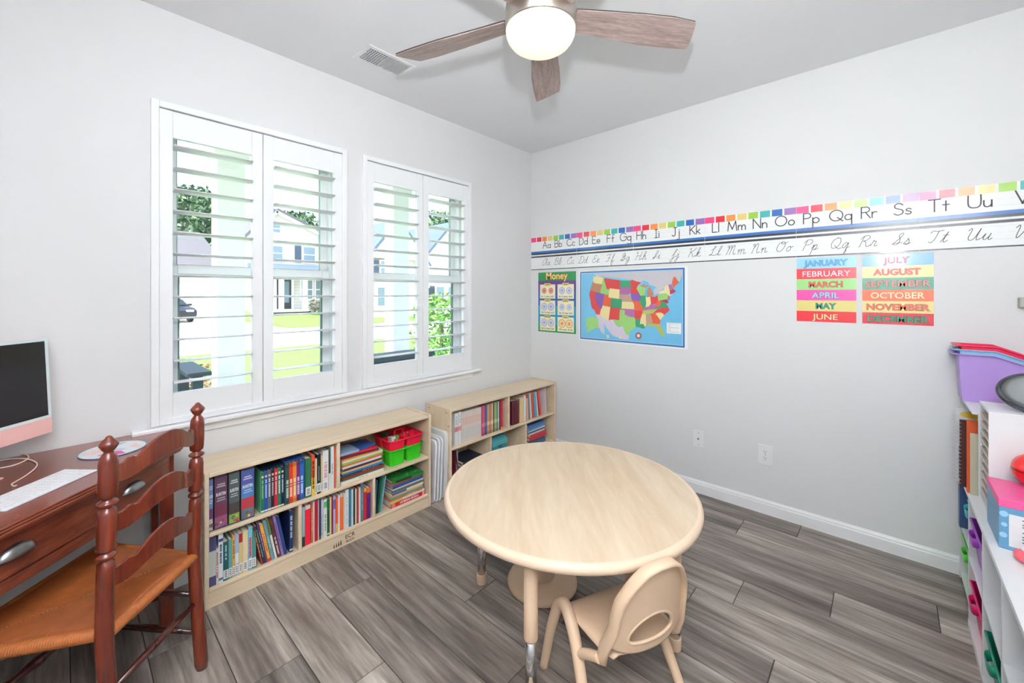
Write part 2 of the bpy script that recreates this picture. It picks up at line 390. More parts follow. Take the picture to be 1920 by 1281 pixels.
# printed mark on the toe board
lm = MB(); M_BRAND = mat('brand_print', (82, 60, 44), .5)
def faceX(x, y, z): return Matrix(((0, 0, 1, x), (1, 0, 0, y), (0, 1, 0, z), (0, 0, 0, 1)))
put_text(lm, 'ECR', .031, faceX(BD - .0076, .668, .035), 0, .0005)
put_text(lm, '4KIDS', .019, faceX(BD - .0076, .668, .013), 0, .0003)
for i in range(4):
    y = .575 + i * .0125; h = .010 + .003 * i
    lm.box((BD - .0079, y, .012), (BD - .0075, y + .007, .012 + h)); lm.lathe([(.0033, 0), (.0033, .0004)], 8, M=faceX(BD - .0079, y + .0035, .017 + h))
lm.obj('brand_lettering', M_BRAND, toe1)

# ------------------------------------------------------------------ books
ORD = ['first', 'second', 'third', 'fourth', 'fifth', 'sixth', 'seventh', 'eighth', 'ninth', 'tenth', 'eleventh', 'twelfth', 'thirteenth', 'fourteenth', 'fifteenth',
       'sixteenth', 'seventeenth', 'eighteenth', 'nineteenth', 'twentieth', 'twenty-first', 'twenty-second', 'twenty-third', 'twenty-fourth', 'twenty-fifth', 'twenty-sixth', 'twenty-seventh', 'twenty-eighth', 'twenty-ninth']
BM = {}
def bookmat(rgb, rough=.42): return rgbm(rgb, rough, 'cover')
def make_book(T, Hh, Dd, rgb, label, group, bands=(), sticker=False, title=None, cat='book', text=None, pages=True, name='book'):
    """local frame: x = thickness, y = from spine (0) to fore edge (Dd), z = up"""
    c = .0016 if T > .006 else .0008
    m = MB()
    m.box((0, 0, 0), (T, c, Hh)); m.box((0, c, 0), (c, Dd, Hh)); m.box((T - c, c, 0), (T, Dd, Hh))
    o = m.obj(name, bookmat(rgb)); tag(o, label, cat, group)
    if pages and T > 2.5 * c:
        boxo('page_block', (c, c, .003), (T - c, Dd - .004, Hh - .003), M_PAPER, o)
    for (z0, z1, rb) in bands:
        boxo('spine_band', (.0003, -.0004, Hh * z0), (T - .0003, .0004, Hh * z1), bookmat(rb), o)
    if sticker:
        s = boxo('spine_sticker', (.0006, -.0007, Hh * .05), (T - .0006, .0002, Hh * .05 + min(.045, Hh * .22)), bookmat((244, 244, 242)), o)
        mk = MB()
        for i in range(4): mk.box((T * .25, -.001, Hh * .05 + .007 + .008 * i), (T * .75, -.0006, Hh * .05 + .0105 + .008 * i))
        mk.obj('sticker_print', M_INK, s)
    if title:
        # small lettering down the spine, too fine to read in the photo
        mk = MB(); z = Hh * title[1]; rr = random.Random(int(T * 1e5) + int(Hh * 1e4)); w = T * title[3] / 2
        while z > Hh * title[2]:
            L = rr.uniform(.004, .009)
            mk.box((T / 2 - w, -.0009, z - L), (T / 2 + w, -.0003, z)); z -= L + (.002 if rr.random() < .75 else .007)
        mk.obj('spine_lettering', bookmat(title[0]), o)
    return o
def place_shelf(o, xf, y, z, tilt=0):
    """spine faces +x; thickness runs along +y"""
    o.matrix_world = Matrix.Translation((xf, y, z)) @ Matrix.Rotation(R(tilt), 4, 'X') @ Matrix(((0, -1, 0, 0), (1, 0, 0, 0), (0, 0, 1, 0), (0, 0, 0, 1)))
W_, K_, CR = (240, 240, 238), (30, 30, 34), (232, 212, 166)
def shelf_row(rows, px_of, xf, zs, where, group, names):
    """rows: (u0, u1, height, depth, rgb, colour words, kind words, tilt, bands, sticker, title)"""
    prev = (BY2 if px_of is pC else BY1) + PT + .001
    for i, r in enumerate(rows):
        u0, u1, Hh, Dd, rgb, cw, kw = r[:7]; ex = r[7] if len(r) > 7 else {}
        y0 = onX(px_of(u0), 600, xf)[1]; y1 = onX(px_of(u1), 600, xf)[1]
        y0 = max(y0, prev + .0006); T = max((y1 - y0) * (.95 if ex.get('tilt') else 1), .004); prev = y0 + T
        o = make_book(T, Hh, Dd, rgb, '%s %s, %s from left in %s' % (cw, kw, ORD[i], where), group, ex.get('bands', ()), ex.get('st', False), ex.get('ti'), name=ex.get('name', 'book'))
        back = ex.get('back', 0)
        tl = ex.get('tilt', 0)
        place_shelf(o, xf - back, y0, zs + (.0004 if tl <= 0 else .0004), 0)
        if tl:
            # lean to the left about the lower left edge, so the foot stays on the board
            o.matrix_world = Matrix.Translation((xf - back, y0, zs + .0006)) @ Matrix.Translation((0, 0, T * math.sin(R(abs(tl))) * 0)) @ Matrix.Rotation(R(tl), 4, 'X') @ Matrix(((0, -1, 0, 0), (1, 0, 0, 0), (0, 0, 1, 0), (0, 0, 0, 1)))
        names.append(o)
NB = []
pA = lambda u: 370 + u / 4.271          # crop of the left half of the bookcase by the desk
pB = lambda u: 555 + u / 8.542          # crop of its middle compartment
pC = lambda u: 840 + u / 7.533          # crop of the corner bookcase
xf = BX1 + BD - .022
# --- upper left
tw = lambda c, a=.93, b=.5, w=.45: (c, a, b, w)
g = 'books in the upper left of the bookcase by the desk'; wh = 'the bookcase by the desk'
vb = lambda c1, c2, c3: ((.0, .2, c1), (.2, .42, c2), (.8, 1., c3))
VOL = [(75, 129, (112, 142, 188), 'sky blue and violet', ((0, .22, (206, 190, 180)), (.22, .42, (108, 62, 118)), (.85, .99, (96, 118, 168)))),
       (134, 243, (92, 60, 84), 'plum purple', ((0, .22, (150, 82, 122)), (.22, .45, (112, 46, 66)))),
       (248, 342, (78, 92, 92), 'slate grey', ((0, .18, (128, 160, 62)), (.18, .4, (72, 62, 58)))),
       (347, 458, (76, 88, 152), 'blue and red', ((0, .2, (98, 108, 118)), (.2, .42, (176, 58, 66)), (.42, .66, (74, 122, 180))))]
zs = SH_T
prev = 0
for i, (u0, u1, rgb, cw, bands) in enumerate(VOL):
    y0 = max(onX(pA(u0), 600, xf)[1], BY1 + PT + .001); y1 = onX(pA(u1), 600, xf)[1]; T = y1 - y0
    o = make_book(T, .238, .17, (28, 22, 34), '%s thick boxed volume, %s from left in %s' % (cw, ORD[i], wh), g)
    boxo('spine_print', (.0025, -.0005, .004), (T - .0025, .0003, .234), bookmat(rgb), o)
    for z0, z1, rb in bands: boxo('spine_band', (.0027, -.0008, .006 + .228 * z0), (T - .0027, .0003, .006 + .228 * z1), bookmat(rb), o)
    mk = MB(); rr = random.Random(i)
    Mt = lambda z: Matrix(((1, 0, 0, T / 2), (0, 0, -1, -.0012), (0, 1, 0, z), (0, 0, 0, 1)))
    put_text(mk, 'BURSTEN', .020, Mt(.150), 0, .0007, T * .72)
    for zz, hh, wd in ((.198, .006, .5), (.188, .006, .62), (.136, .004, .5), (.126, .004, .6)):
        x = T * (.5 - wd / 2)
        while x < T * (.5 + wd / 2):
            mk.box((x, -.0013, zz), (x + .0026, -.0006, zz + hh)); x += .0042
    mk.obj('spine_lettering', bookmat((226, 226, 226)), o)
    for q in range(5):
        MB().lathe([(.004 + .004 * rr.random(), 0), (.003, .0006)], 8, M=Matrix.Translation((T * (.2 + .6 * rr.random()), -.0008, .012 + .03 * rr.random())) @ Matrix.Rotation(R(90), 4, 'X')).obj('cover_picture', bookmat([(196, 60, 70), (220, 190, 90), (90, 120, 150), (190, 80, 140), (60, 110, 70)][q]), o)
    place_shelf(o, xf, y0, zs + .0004); prev = y0 + T
def slipcase(u0, u1, Hh, rgb, rgb2, label):
    y0 = onX(pA(u0), 600, xf)[1]; y1 = onX(pA(u1), 600, xf)[1]; T = y1 - y0; d = .155
    t = thing('slipcase', label, 'slipcase', (xf - .002, y0, zs + .0004))
    boxo('side', (-d, 0, 0), (0, .0022, Hh), bookmat(rgb), t); boxo('side', (-d, T - .0022, 0), (0, T, Hh), bookmat(rgb2), t)
    boxo('top', (-d, .0022, Hh - .002), (-.002, T - .0022, Hh), bookmat(rgb2), t); boxo('back', (-d, .0022, .0), (-d + .002, T - .0022, Hh - .002), bookmat(rgb2), t)
    return y0 + .0026, T - .0052
def slip_books(ya, T, Hh, cols, kw, where, group, ti, dots):
    w = T / len(cols)
    for i, (rgb, cw, tc) in enumerate(cols):
        o = make_book(w - .0006, Hh - .006, .145, rgb, '%s %s, %s in the %s' % (cw, kw, ORD[i], where), group, ((.02, .055, (236, 232, 214)),) if dots else ((.0, .1, tuple(int(v * .8) for v in rgb)), (.9, 1, tuple(int(v * .8) for v in rgb))), False, (tc, *ti))
        if dots: boxo('spine_emblem', (w * .2, -.0008, Hh * .83), (w * .75, .0003, Hh * .88), bookmat((228, 198, 150)), o)
        place_shelf(o, xf - .003, ya + i * w, zs + .0008)
ya, T = slipcase(506, 702, .208, (96, 178, 138), (20, 42, 62), 'open green and navy slipcase holding seven thin chapter books')
slip_books(ya, T, .204, [((30, 110, 72), 'green', (150, 190, 120)), ((34, 74, 168), 'royal blue', (200, 214, 240)), ((92, 98, 106), 'grey', (220, 220, 220)), ((36, 30, 38), 'black', (200, 190, 180)), ((186, 30, 58), 'red', (240, 190, 190)), ((24, 116, 82), 'emerald', (210, 240, 220)), ((28, 38, 66), 'navy', (210, 214, 230))],
           'chapter book', 'green and navy slipcase', 'chapter books in the green slipcase', (.8, .35, .4), True)
ya, T = slipcase(704, 858, .215, (48, 70, 110), (46, 88, 168), 'open blue slipcase holding five rainbow spined paperbacks')
slip_books(ya, T, .210, [((48, 82, 64), 'dark green', (200, 226, 200)), ((222, 52, 40), 'scarlet', (250, 220, 200)), ((232, 138, 52), 'orange', (250, 236, 200)), ((112, 42, 110), 'purple', (236, 214, 236)), ((40, 102, 184), 'blue', (214, 234, 250))],
           'paperback', 'blue slipcase', 'paperbacks in the blue slipcase', (.6, .14, .6), False)
rows = [(866, 912, .205, .16, (46, 110, 74), 'dark green', 'hardback', dict(st=True)), (915, 941, .215, .16, (224, 74, 34), 'red over yellow', 'paperback', dict(bands=((0, .45, (228, 200, 70)),), ti=tw((60, 20, 20), .85, .15, .5))),
        (944, 958, .19, .15, CR, 'tan', 'thin book', dict(st=True)), (958, 988, .21, .16, (26, 40, 42), 'black', 'book', dict(st=True, ti=tw((190, 200, 190), .7, .35, .2))), (990, 1003, .2, .15, (226, 196, 140), 'tan', 'thin book', dict(st=True)),
        (1005, 1050, .22, .16, (238, 238, 236), 'wide white', 'book', dict(st=True, ti=tw((226, 150, 150), .72, .35, .5))), (1052, 1067, .225, .15, (60, 74, 70), 'dark grey', 'thin book', dict(bands=((0, .4, W_),))), (1069, 1094, .232, .15, (236, 240, 234), 'white', 'book', dict(ti=tw((90, 110, 100), .6, .35, .2))),
        (1096, 1104, .225, .15, (216, 72, 36), 'orange', 'thin book')]
g2 = 'library books in the upper left of the bookcase by the desk'
shelf_row(rows, pA, xf, zs, 'row right of blue slipcase', g2, NB)
# --- lower left
zl = BT_T
rows = [(78, 150, .218, .16, (74, 76, 122), 'indigo boxed', 'volume', dict(bands=((.2, .72, (196, 204, 196)),), ti=((70, 60, 90), .95, .78, .5))), (152, 168, .16, .14, (236, 226, 214), 'thin white', 'book', dict(ti=tw((190, 60, 50), .9, .2, .5))),
        (170, 206, .222, .16, (236, 240, 244), 'white', 'hardback with blue lettering', dict(ti=tw((52, 74, 120), .78, .4, .45), bands=((.84, .9, (60, 62, 130)), (.05, .1, (110, 120, 140))))), (208, 250, .178, .15, (32, 88, 94), 'dark teal', 'book', dict(st=True, ti=tw((180, 210, 210), .9, .5, .3))),
        (252, 278, .18, .15, (94, 164, 160), 'sea green', 'book', dict(st=True)), (280, 301, .19, .15, (226, 164, 76), 'orange', 'thin book', dict(st=True, ti=tw((120, 70, 40), .9, .45, .4))), (303, 331, .19, .15, (166, 190, 226), 'pale blue', 'book', dict(st=True, bands=((.3, .55, W_),))),
        (333, 362, .19, .15, (222, 198, 140), 'red topped tan', 'book', dict(st=True, bands=((.78, 1, (166, 42, 38)),))), (365, 405, .195, .15, (236, 218, 178), 'cream', 'book', dict(st=True)), (408, 440, .205, .15, (120, 186, 210), 'light blue', 'book', dict(st=True, ti=tw((206, 48, 56), .75, .3, .5))),
        (442, 470, .19, .15, (74, 142, 128), 'jade', 'book', dict(st=True)),
        (514, 528, .2, .15, (148, 52, 44), 'dark red', 'thin leaning book', dict(tilt=11, ti=tw((230, 190, 130), .9, .2, .3))), (530, 548, .2, .15, (30, 58, 54), 'black green', 'thin leaning book', dict(tilt=11, ti=tw((120, 200, 170), .9, .2, .3))),
        (550, 564, .21, .15, (88, 44, 116), 'purple', 'thin leaning book', dict(tilt=11, ti=tw((180, 150, 200), .8, .3, .4))), (567, 592, .2, .15, (236, 164, 72), 'orange', 'leaning book', dict(tilt=11, bands=((0, .08, (200, 34, 40)),), ti=tw((160, 90, 30), .75, .3, .3))),
        (595, 621, .21, .15, (108, 150, 156), 'grey teal', 'leaning book', dict(tilt=11, ti=tw((190, 220, 220), .6, .3, .2))), (624, 641, .215, .15, (238, 238, 236), 'white', 'leaning book', dict(tilt=11, bands=((.6, 1, (84, 112, 60)),))),
        (645, 672, .22, .15, (92, 48, 42), 'brown', 'leaning hardback', dict(tilt=11, ti=tw((220, 200, 190), .5, .1, .45))), (675, 697, .22, .15, (146, 118, 184), 'lavender', 'leaning book', dict(tilt=11, ti=tw((90, 60, 130), .85, .2, .35))),
        (700, 722, .21, .16, (42, 66, 124), 'cobalt blue', 'leaning hardback', dict(tilt=11)), (738, 766, .21, .15, (30, 52, 96), 'navy', 'upright hardback', dict(ti=tw((206, 214, 230), .88, .35, .5), bands=((.04, .08, (220, 220, 210)),)))]
shelf_row(rows, pA, xf, zl, 'lower left of desk bookcase', 'books in the lower left of the bookcase by the desk', NB)
# --- lower middle
rows = [(98, 143, .205, .15, (150, 186, 190), 'pale blue green', 'book', dict(bands=((0, .25, (42, 60, 54)),))), (147, 230, .208, .16, (232, 30, 58), 'wide bright red', 'hardback', dict(bands=((.9, 1, (214, 206, 196)),))), (246, 268, .2, .15, (204, 116, 62), 'orange brown', 'thin book', dict(ti=tw((240, 200, 150), .8, .3, .4))),
        (275, 297, .215, .15, (236, 218, 224), 'pinkish white', 'thin book', {}), (300, 350, .215, .15, (180, 30, 44), 'crimson', 'book', {}), (354, 363, .22, .15, (230, 222, 200), 'thin cream', 'book', {}), (366, 404, .215, .15, (48, 50, 104), 'navy', 'book', dict(bands=((.0, .08, (60, 110, 70)),))),
        (406, 422, .21, .14, (238, 238, 236), 'thin white', 'book', dict(ti=tw((120, 150, 190), .6, .1, .4))), (425, 443, .2, .14, (206, 210, 206), 'pale grey', 'book', {}), (446, 496, .205, .16, (238, 242, 238), 'white', 'book with green top', dict(bands=((.78, .94, (90, 178, 110)),), ti=tw((120, 160, 130), .6, .2, .4))),
        (499, 538, .2, .16, (34, 92, 68), 'forest green', 'hardback', dict(bands=((.04, .08, (200, 220, 180)),))), (540, 568, .205, .15, (222, 198, 138), 'straw yellow', 'book', {}), (571, 594, .205, .15, (136, 28, 52), 'maroon', 'thin book', {}), (597, 631, .205, .15, (186, 176, 222), 'lilac', 'book', dict(bands=((.65, .9, (84, 98, 160)),))),
        (635, 670, .19, .15, (232, 84, 44), 'orange red', 'book', dict(bands=((0, .25, (222, 190, 104)),))), (674, 703, .2, .14, (238, 236, 234), 'white', 'book', {}), (706, 755, .205, .15, (236, 104, 44), 'bright orange', 'book', dict(bands=((.9, 1, (216, 208, 200)),))), (759, 784, .2, .15, (228, 220, 202), 'cream', 'thin book', {}),
        (787, 844, .215, .16, (234, 236, 236), 'wide white', 'book', dict(ti=tw((140, 150, 170), .8, .1, .15))), (850, 884, .205, .15, (62, 124, 152), 'steel teal', 'book', {}), (887, 918, .205, .15, (202, 226, 230), 'pale aqua', 'book', {}), (921, 944, .205, .15, (34, 42, 42), 'black', 'thin book', {}),
        (947, 971, .2, .15, (228, 216, 186), 'beige', 'thin book', {}), (974, 1003, .21, .15, (164, 50, 50), 'brick red', 'thin book', {}), (1006, 1034, .2, .15, (236, 236, 234), 'white', 'thin book', {}), (1037, 1083, .225, .15, (96, 118, 130), 'grey blue', 'book', dict(ti=tw((180, 190, 200), .8, .3, .2))),
        (1088, 1129, .185, .15, (206, 34, 38), 'red', 'book', dict(bands=((.88, 1, (228, 170, 60)),))), (1133, 1192, .18, .15, (88, 34, 116), 'deep purple', 'book', dict(bands=((.84, 1, (228, 110, 56)),)))]
shelf_row(rows, pB, xf, zl, 'lower middle of desk bookcase', 'books in the lower middle of the bookcase by the desk', NB)

# --- lying stacks: boards turned so the spine faces the room
def lay_stack(specs, yc, z0, xfront, where, group):
    z = z0
    for i, (T, Ls, Dp, rgb, cw, kw, ex) in enumerate(specs):
        o = make_book(T, Ls, Dp, rgb, '%s %s, %s from bottom in %s' % (cw, kw, ORD[i], where), group, ex.get('bands', ()), False, ex.get('ti'))
        if ex.get('text'):
            mk = MB(); put_text(mk, ex['text'], T * .8, Matrix(((0, -1, 0, T * .22 + T * .6), (0, 0, -1, -.0012), (1, 0, 0, Ls * .52), (0, 0, 0, 1))), 0, .0006)
            mk.obj('spine_lettering', bookmat((250, 236, 236)), o)
        # local x (thickness) -> up, local z (height) -> +y, local y (depth) -> -x
        B = Matrix(((0, -1, 0, 0), (0, 0, 1, 0), (1, 0, 0, 0), (0, 0, 0, 1)))
        o.matrix_world = Matrix.Translation((xfront - ex.get('back', 0), yc + ex.get('dy', 0), z + .0003)) @ Matrix.Rotation(R(ex.get('rz', 0)), 4, 'Z') @ B @ Matrix.Translation((0, 0, -Ls / 2))
        z += T + .0006
    return z
ytop0 = BY1 + BW * .487 + PT
st = [(.017, .262, .2, (236, 232, 218), 'white', 'lying book', dict(ti=((170, 160, 150), .6, .4, .3), dy=.004)), (.006, .262, .2, (60, 116, 84), 'dark green', 'lying book', dict(dy=.004)), (.012, .258, .2, (138, 52, 44), 'brick red', 'lying book', dict(dy=.01)), (.013, .25, .2, (52, 62, 66), 'slate', 'lying book', dict(ti=((200, 120, 80), .9, .5, .4))),
      (.010, .245, .2, (48, 124, 184), 'blue', 'lying book', dict(rz=-2, dy=.004)), (.010, .245, .2, (214, 176, 116), 'sand yellow', 'lying book', {}), (.012, .24, .2, (70, 44, 56), 'dark plum', 'lying book', dict(dy=.004)), (.012, .24, .2, (228, 216, 206), 'white', 'lying book', dict(bands=((0, 1, (222, 220, 214)),))), (.009, .25, .2, (206, 98, 72), 'salmon', 'lying book', dict(dy=.004)),
      (.010, .25, .2, (150, 186, 84), 'lime green', 'lying book', dict(rz=2, dy=.004)), (.012, .25, .2, (226, 218, 192), 'cream', 'lying book', dict(dy=.004)), (.008, .22, .18, (222, 142, 70), 'orange', 'lying book', dict(dy=-.012)), (.010, .22, .18, (104, 48, 50), 'maroon', 'lying book', dict(dy=-.01, rz=-4)), (.008, .22, .18, (196, 36, 60), 'red', 'lying picture book', dict(dy=-.014, rz=-6, back=.01))]
zt = lay_stack(st, ytop0 + .140, SH_T + .0004, xf - .002, 'stack beside the caddies', 'books stacked flat beside the caddies')
o = make_book(.012, .115, .13, (150, 176, 206), 'pale blue small book lying on top of the stack beside the caddies', 'books stacked flat beside the caddies')
o.matrix_world = Matrix.Translation((xf - .01, ytop0 + .06, zt + .0008)) @ Matrix(((0, -1, 0, 0), (0, 0, 1, 0), (1, 0, 0, 0), (0, 0, 0, 1))) @ Matrix.Translation((0, 0, -.052))
o = make_book(.007, .12, .13, (42, 90, 160), 'royal blue small book lying askew at the back of the stack beside the caddies', 'books stacked flat beside the caddies')
o.matrix_world = Matrix.Translation((xf - .03, ytop0 + .185, zt + .0008)) @ Matrix.Rotation(R(14), 4, 'Z') @ Matrix(((0, -1, 0, 0), (0, 0, 1, 0), (1, 0, 0, 0), (0, 0, 0, 1))) @ Matrix.Translation((0, 0, -.06))
# lower right: four leaning thin books, then a stack
yr0 = BY1 + BW * .668 + PT / 2
for i, (dy, T, Hh, rgb, cw, tl) in enumerate(((.010, .006, .2, (58, 120, 140), 'teal blue', -3), (.021, .008, .205, (30, 50, 48), 'black green', -5), (.034, .007, .205, (46, 136, 92), 'emerald', -7), (.046, .007, .21, (134, 176, 200), 'pale blue', -9))):
    o = make_book(T, Hh, .15, rgb, '%s thin leaning book, %s from left beside leafy green topped stack' % (cw, ORD[i]), 'thin books leaning beside the flat stack')
    place_shelf(o, xf - .01, yr0 + dy, BT_T + .0016, tl)
st = [(.026, .255, .2, (196, 30, 44), 'red', 'book with white title', dict(text='HUMAN BODY', dy=.014, bands=((0.02, .12, (220, 120, 120)), (.9, .97, (230, 160, 150))))), (.014, .25, .2, (224, 226, 214), 'white', 'lying book', dict(dy=.008, bands=((.0, .35, (196, 200, 90)),))), (.010, .235, .2, (208, 92, 50), 'orange red', 'lying book', dict(ti=((240, 200, 150), .8, .5, .4))),
      (.011, .235, .2, (86, 158, 140), 'sea green', 'lying book', dict(dy=.006)), (.011, .23, .2, (222, 178, 116), 'sand', 'lying book', dict(dy=.004)), (.012, .23, .2, (236, 230, 214), 'cream', 'lying book', dict(dy=.01, bands=((0, .45, (62, 84, 160)),))), (.016, .225, .2, (98, 108, 96), 'olive grey', 'lying book', dict(dy=.004)), (.008, .225, .2, (226, 220, 204), 'white', 'lying book', dict(dy=.012)),
      (.014, .22, .19, (52, 80, 150), 'blue', 'lying book', dict(dy=.010)), (.014, .22, .19, (176, 96, 60), 'rust', 'lying book', dict(dy=.004, back=.012)), (.016, .22, .185, (44, 130, 60), 'green', 'leafy cover book', dict(rz=-3, dy=.012, bands=((.1, .6, (30, 60, 40)),)))]
zt2 = lay_stack(st, yr0 + .222, BT_T + .0004, xf + .002, 'stack topped by leafy green book', 'books stacked flat in the lower right')
lf = MB(); rr = random.Random(4)
for i in range(26):
    x, y = rr.uniform(-.16, -.02), rr.uniform(-.09, .09); a = rr.uniform(0, 6.3); s = rr.uniform(.008, .02)
    lf.add([(x + s * math.cos(a + q) * (1 if q % 3 < 1 else .5), y + s * math.sin(a + q) * (1 if q % 3 < 1 else .5), 0) for q in (0, 1, 2, 3.1, 4.1, 5.2)], [(0, 1, 2, 3, 4, 5)])
o = lf.obj('cover_picture', bookmat((74, 190, 74)), [q for q in bpy.data.objects if q.get('label', '').startswith('green leafy')][0])
o.matrix_parent_inverse = o.parent.matrix_world.inverted(); o.location = (xf + .002, yr0 + .232, zt2 + .0004)

# --- the corner bookcase
xg = BX2 + BD - .03
rows = [(95, 142, .225, .16, (234, 234, 232), 'white', 'book with a red band', dict(bands=((.42, .56, (214, 120, 124)),), ti=tw((190, 190, 190), .9, .65, .4))), (147, 187, .228, .16, (236, 236, 234), 'white', 'book with a pink band', dict(bands=((.42, .56, (222, 150, 150)),), ti=tw((190, 190, 190), .9, .65, .4)))]
n = 9
for i in range(n):
    u0 = 192 + i * 31; rows.append((u0, u0 + 29.5, .222, .16, (226, 214, 204) if i % 2 else (230, 212, 202), 'pale parchment', 'set volume', dict(bands=((.1, .45, (214, 210, 204)), (.55, .8, (228, 196, 182))))))
for u0, u1, rgb, cw in ((478, 500, (196, 74, 130), 'magenta'), (502, 517, (226, 110, 80), 'coral'), (519, 535, (92, 62, 140), 'violet'), (537, 553, (74, 100, 170), 'blue'), (557, 577, (208, 168, 112), 'sand'), (579, 599, (176, 130, 110), 'rose brown'), (601, 617, (206, 120, 70), 'orange'), (619, 635, (210, 200, 170), 'cream'),
                       (637, 652, (104, 62, 46), 'brown'), (656, 688, (140, 178, 112), 'pale green'), (690, 704, (46, 130, 112), 'teal'), (706, 720, (220, 210, 190), 'ivory')):
    rows.append((u0, u1, .226, .15, rgb, cw, 'thin reader', dict(bands=((.3, .42, tuple(min(255, v + 40) for v in rgb)), (.0, .1, tuple(int(v * .8) for v in rgb))))))
rows += [(723, 743, .225, .15, (92, 30, 84), 'dark violet', 'book'), (745, 772, .225, .15, (206, 24, 40), 'vivid red', 'book', dict(bands=((0, .08, (230, 160, 60)),)))]
shelf_row(rows, pC, xg, SH_T, 'upper left of corner bookcase', 'books in the upper left of the corner bookcase', NB)
rows = [(903, 935, .195, .16, (88, 20, 36), 'maroon leather', 'volume', dict(bands=((.9, .93, (120, 50, 50)),))), (937, 969, .195, .16, (84, 18, 34), 'maroon leather', 'volume', dict(bands=((.9, .93, (120, 50, 50)),))), (971, 1003, .195, .16, (90, 22, 38), 'maroon leather', 'volume', dict(bands=((.9, .93, (120, 50, 50)),))),
        (1014, 1062, .205, .16, (226, 196, 142), 'tan', 'book', {}), (1070, 1100, .21, .15, (226, 230, 228), 'white', 'book', {}), (1110, 1140, .222, .15, (222, 160, 130), 'peach', 'leaning book', dict(tilt=3, bands=((.84, 1, (200, 40, 40)),))), (1146, 1160, .215, .15, (80, 130, 140), 'teal', 'thin leaning book', dict(tilt=4)),
        (1170, 1188, .22, .15, (228, 222, 214), 'white', 'thin leaning book', dict(tilt=5)), (1192, 1218, .22, .15, (220, 66, 40), 'orange red', 'leaning book', dict(tilt=5)), (1230, 1256, .22, .15, (84, 158, 180), 'turquoise', 'leaning book', dict(tilt=6)), (1264, 1280, .22, .15, (206, 210, 222), 'pale lilac', 'thin leaning book', dict(tilt=7)),
        (1300, 1324, .225, .15, (206, 74, 50), 'rust red', 'leaning book', dict(tilt=9))]
shelf_row(rows, pC, xg, SH_T, 'upper right of corner bookcase', 'books in the upper right of the corner bookcase', NB)
o = make_book(.008, .235, .19, (238, 228, 232), 'tall pinkish white magazine standing against the right end of the corner bookcase', 'books in the upper right of the corner bookcase')
place_shelf(o, xg - .0, BY2 + BW - PT - .012 - .075, SH_T + .001, 4)
# lower row of the corner bookcase, mostly hidden by the table
rows = [(100, 118, .205, .15, (106, 28, 40), 'dark red', 'book'), (122, 140, .2, .15, (170, 190, 200), 'pale blue', 'thin book'), (146, 160, .2, .15, (40, 34, 44), 'black', 'leaning book', dict(tilt=8))]
shelf_row(rows, pC, xg - .01, BT_T, 'lower left of corner bookcase', 'books in the lower left of the corner bookcase', NB)
yl = BY2 + .12
lay_stack([(.02, .22, .18, (46, 50, 88), 'navy', 'lying book', {}), (.016, .2, .18, (120, 70, 50), 'brown', 'lying book', dict(dy=.01, rz=5)), (.02, .21, .18, (60, 30, 34), 'dark red', 'lying book', {}), (.018, .2, .17, (176, 130, 100), 'tan', 'lying book', dict(rz=-6)), (.018, .2, .17, (40, 44, 60), 'charcoal', 'lying book', dict(dy=.012))], yl + .13, BT_T + .0004, xg - .02, 'lower left stack of corner bookcase', 'books stacked flat in the corner bookcase, left')
yb_ = BY2 + BW * .668 + .012
lay_stack([(.03, .24, .2, (66, 110, 150), 'slate blue', 'lying binder', {}), (.024, .23, .2, (60, 70, 90), 'dark slate', 'lying binder', {}), (.022, .24, .2, (190, 34, 46), 'red', 'lying book', dict(dy=.015)), (.026, .225, .2, (200, 40, 60), 'crimson', 'lying book', dict(dy=.02)), (.014, .22, .2, (226, 222, 214), 'white', 'lying book', {}), (.012, .22, .2, (30, 84, 110), 'dark teal', 'lying book', {}),
           (.012, .225, .2, (224, 220, 214), 'white edged', 'lying book', {}), (.022, .225, .2, (84, 134, 190), 'sky blue', 'lying binder', dict(rz=2)), (.018, .22, .2, (66, 112, 168), 'denim blue', 'lying binder', dict(back=.006))], yb_ + .17, BT_T + .0004, xg - .01, 'lower right stack of corner bookcase', 'books stacked flat in the corner bookcase, right')
# teal bag-like pouch box in the lower middle compartment
ymid = BY2 + BW * .5
t = thing('storage_box', 'teal fabric box sitting in the lower middle of the corner bookcase', 'box', (xg - .115, ymid - .07, BT_T + .0005))
M_TEAL = mat('teal_fabric', (52, 130, 140), .75, noise=.12, bump=.3, bscale=400)
MB().prism([(-.1, 0), (.1, 0), (.105, .12), (.07, .165), (-.06, .175), (-.1, .15)], -.085, .085, 'x', M=Matrix.Rotation(R(90), 4, 'Z')).obj('body', M_TEAL, t, .01, 3)
MB().prism([(-.104, .118), (.109, .118), (.073, .171), (-.062, .181), (-.104, .154)], -.09, .09, 'x', M=Matrix.Rotation(R(90), 4, 'Z')).obj('lid', mat('teal_flap', (78, 160, 166), .7, noise=.1), t, .008, 3)
boxo('clasp', (.08, -.012, .10), (.1, .012, .125), M_PEWTER, t, .003)

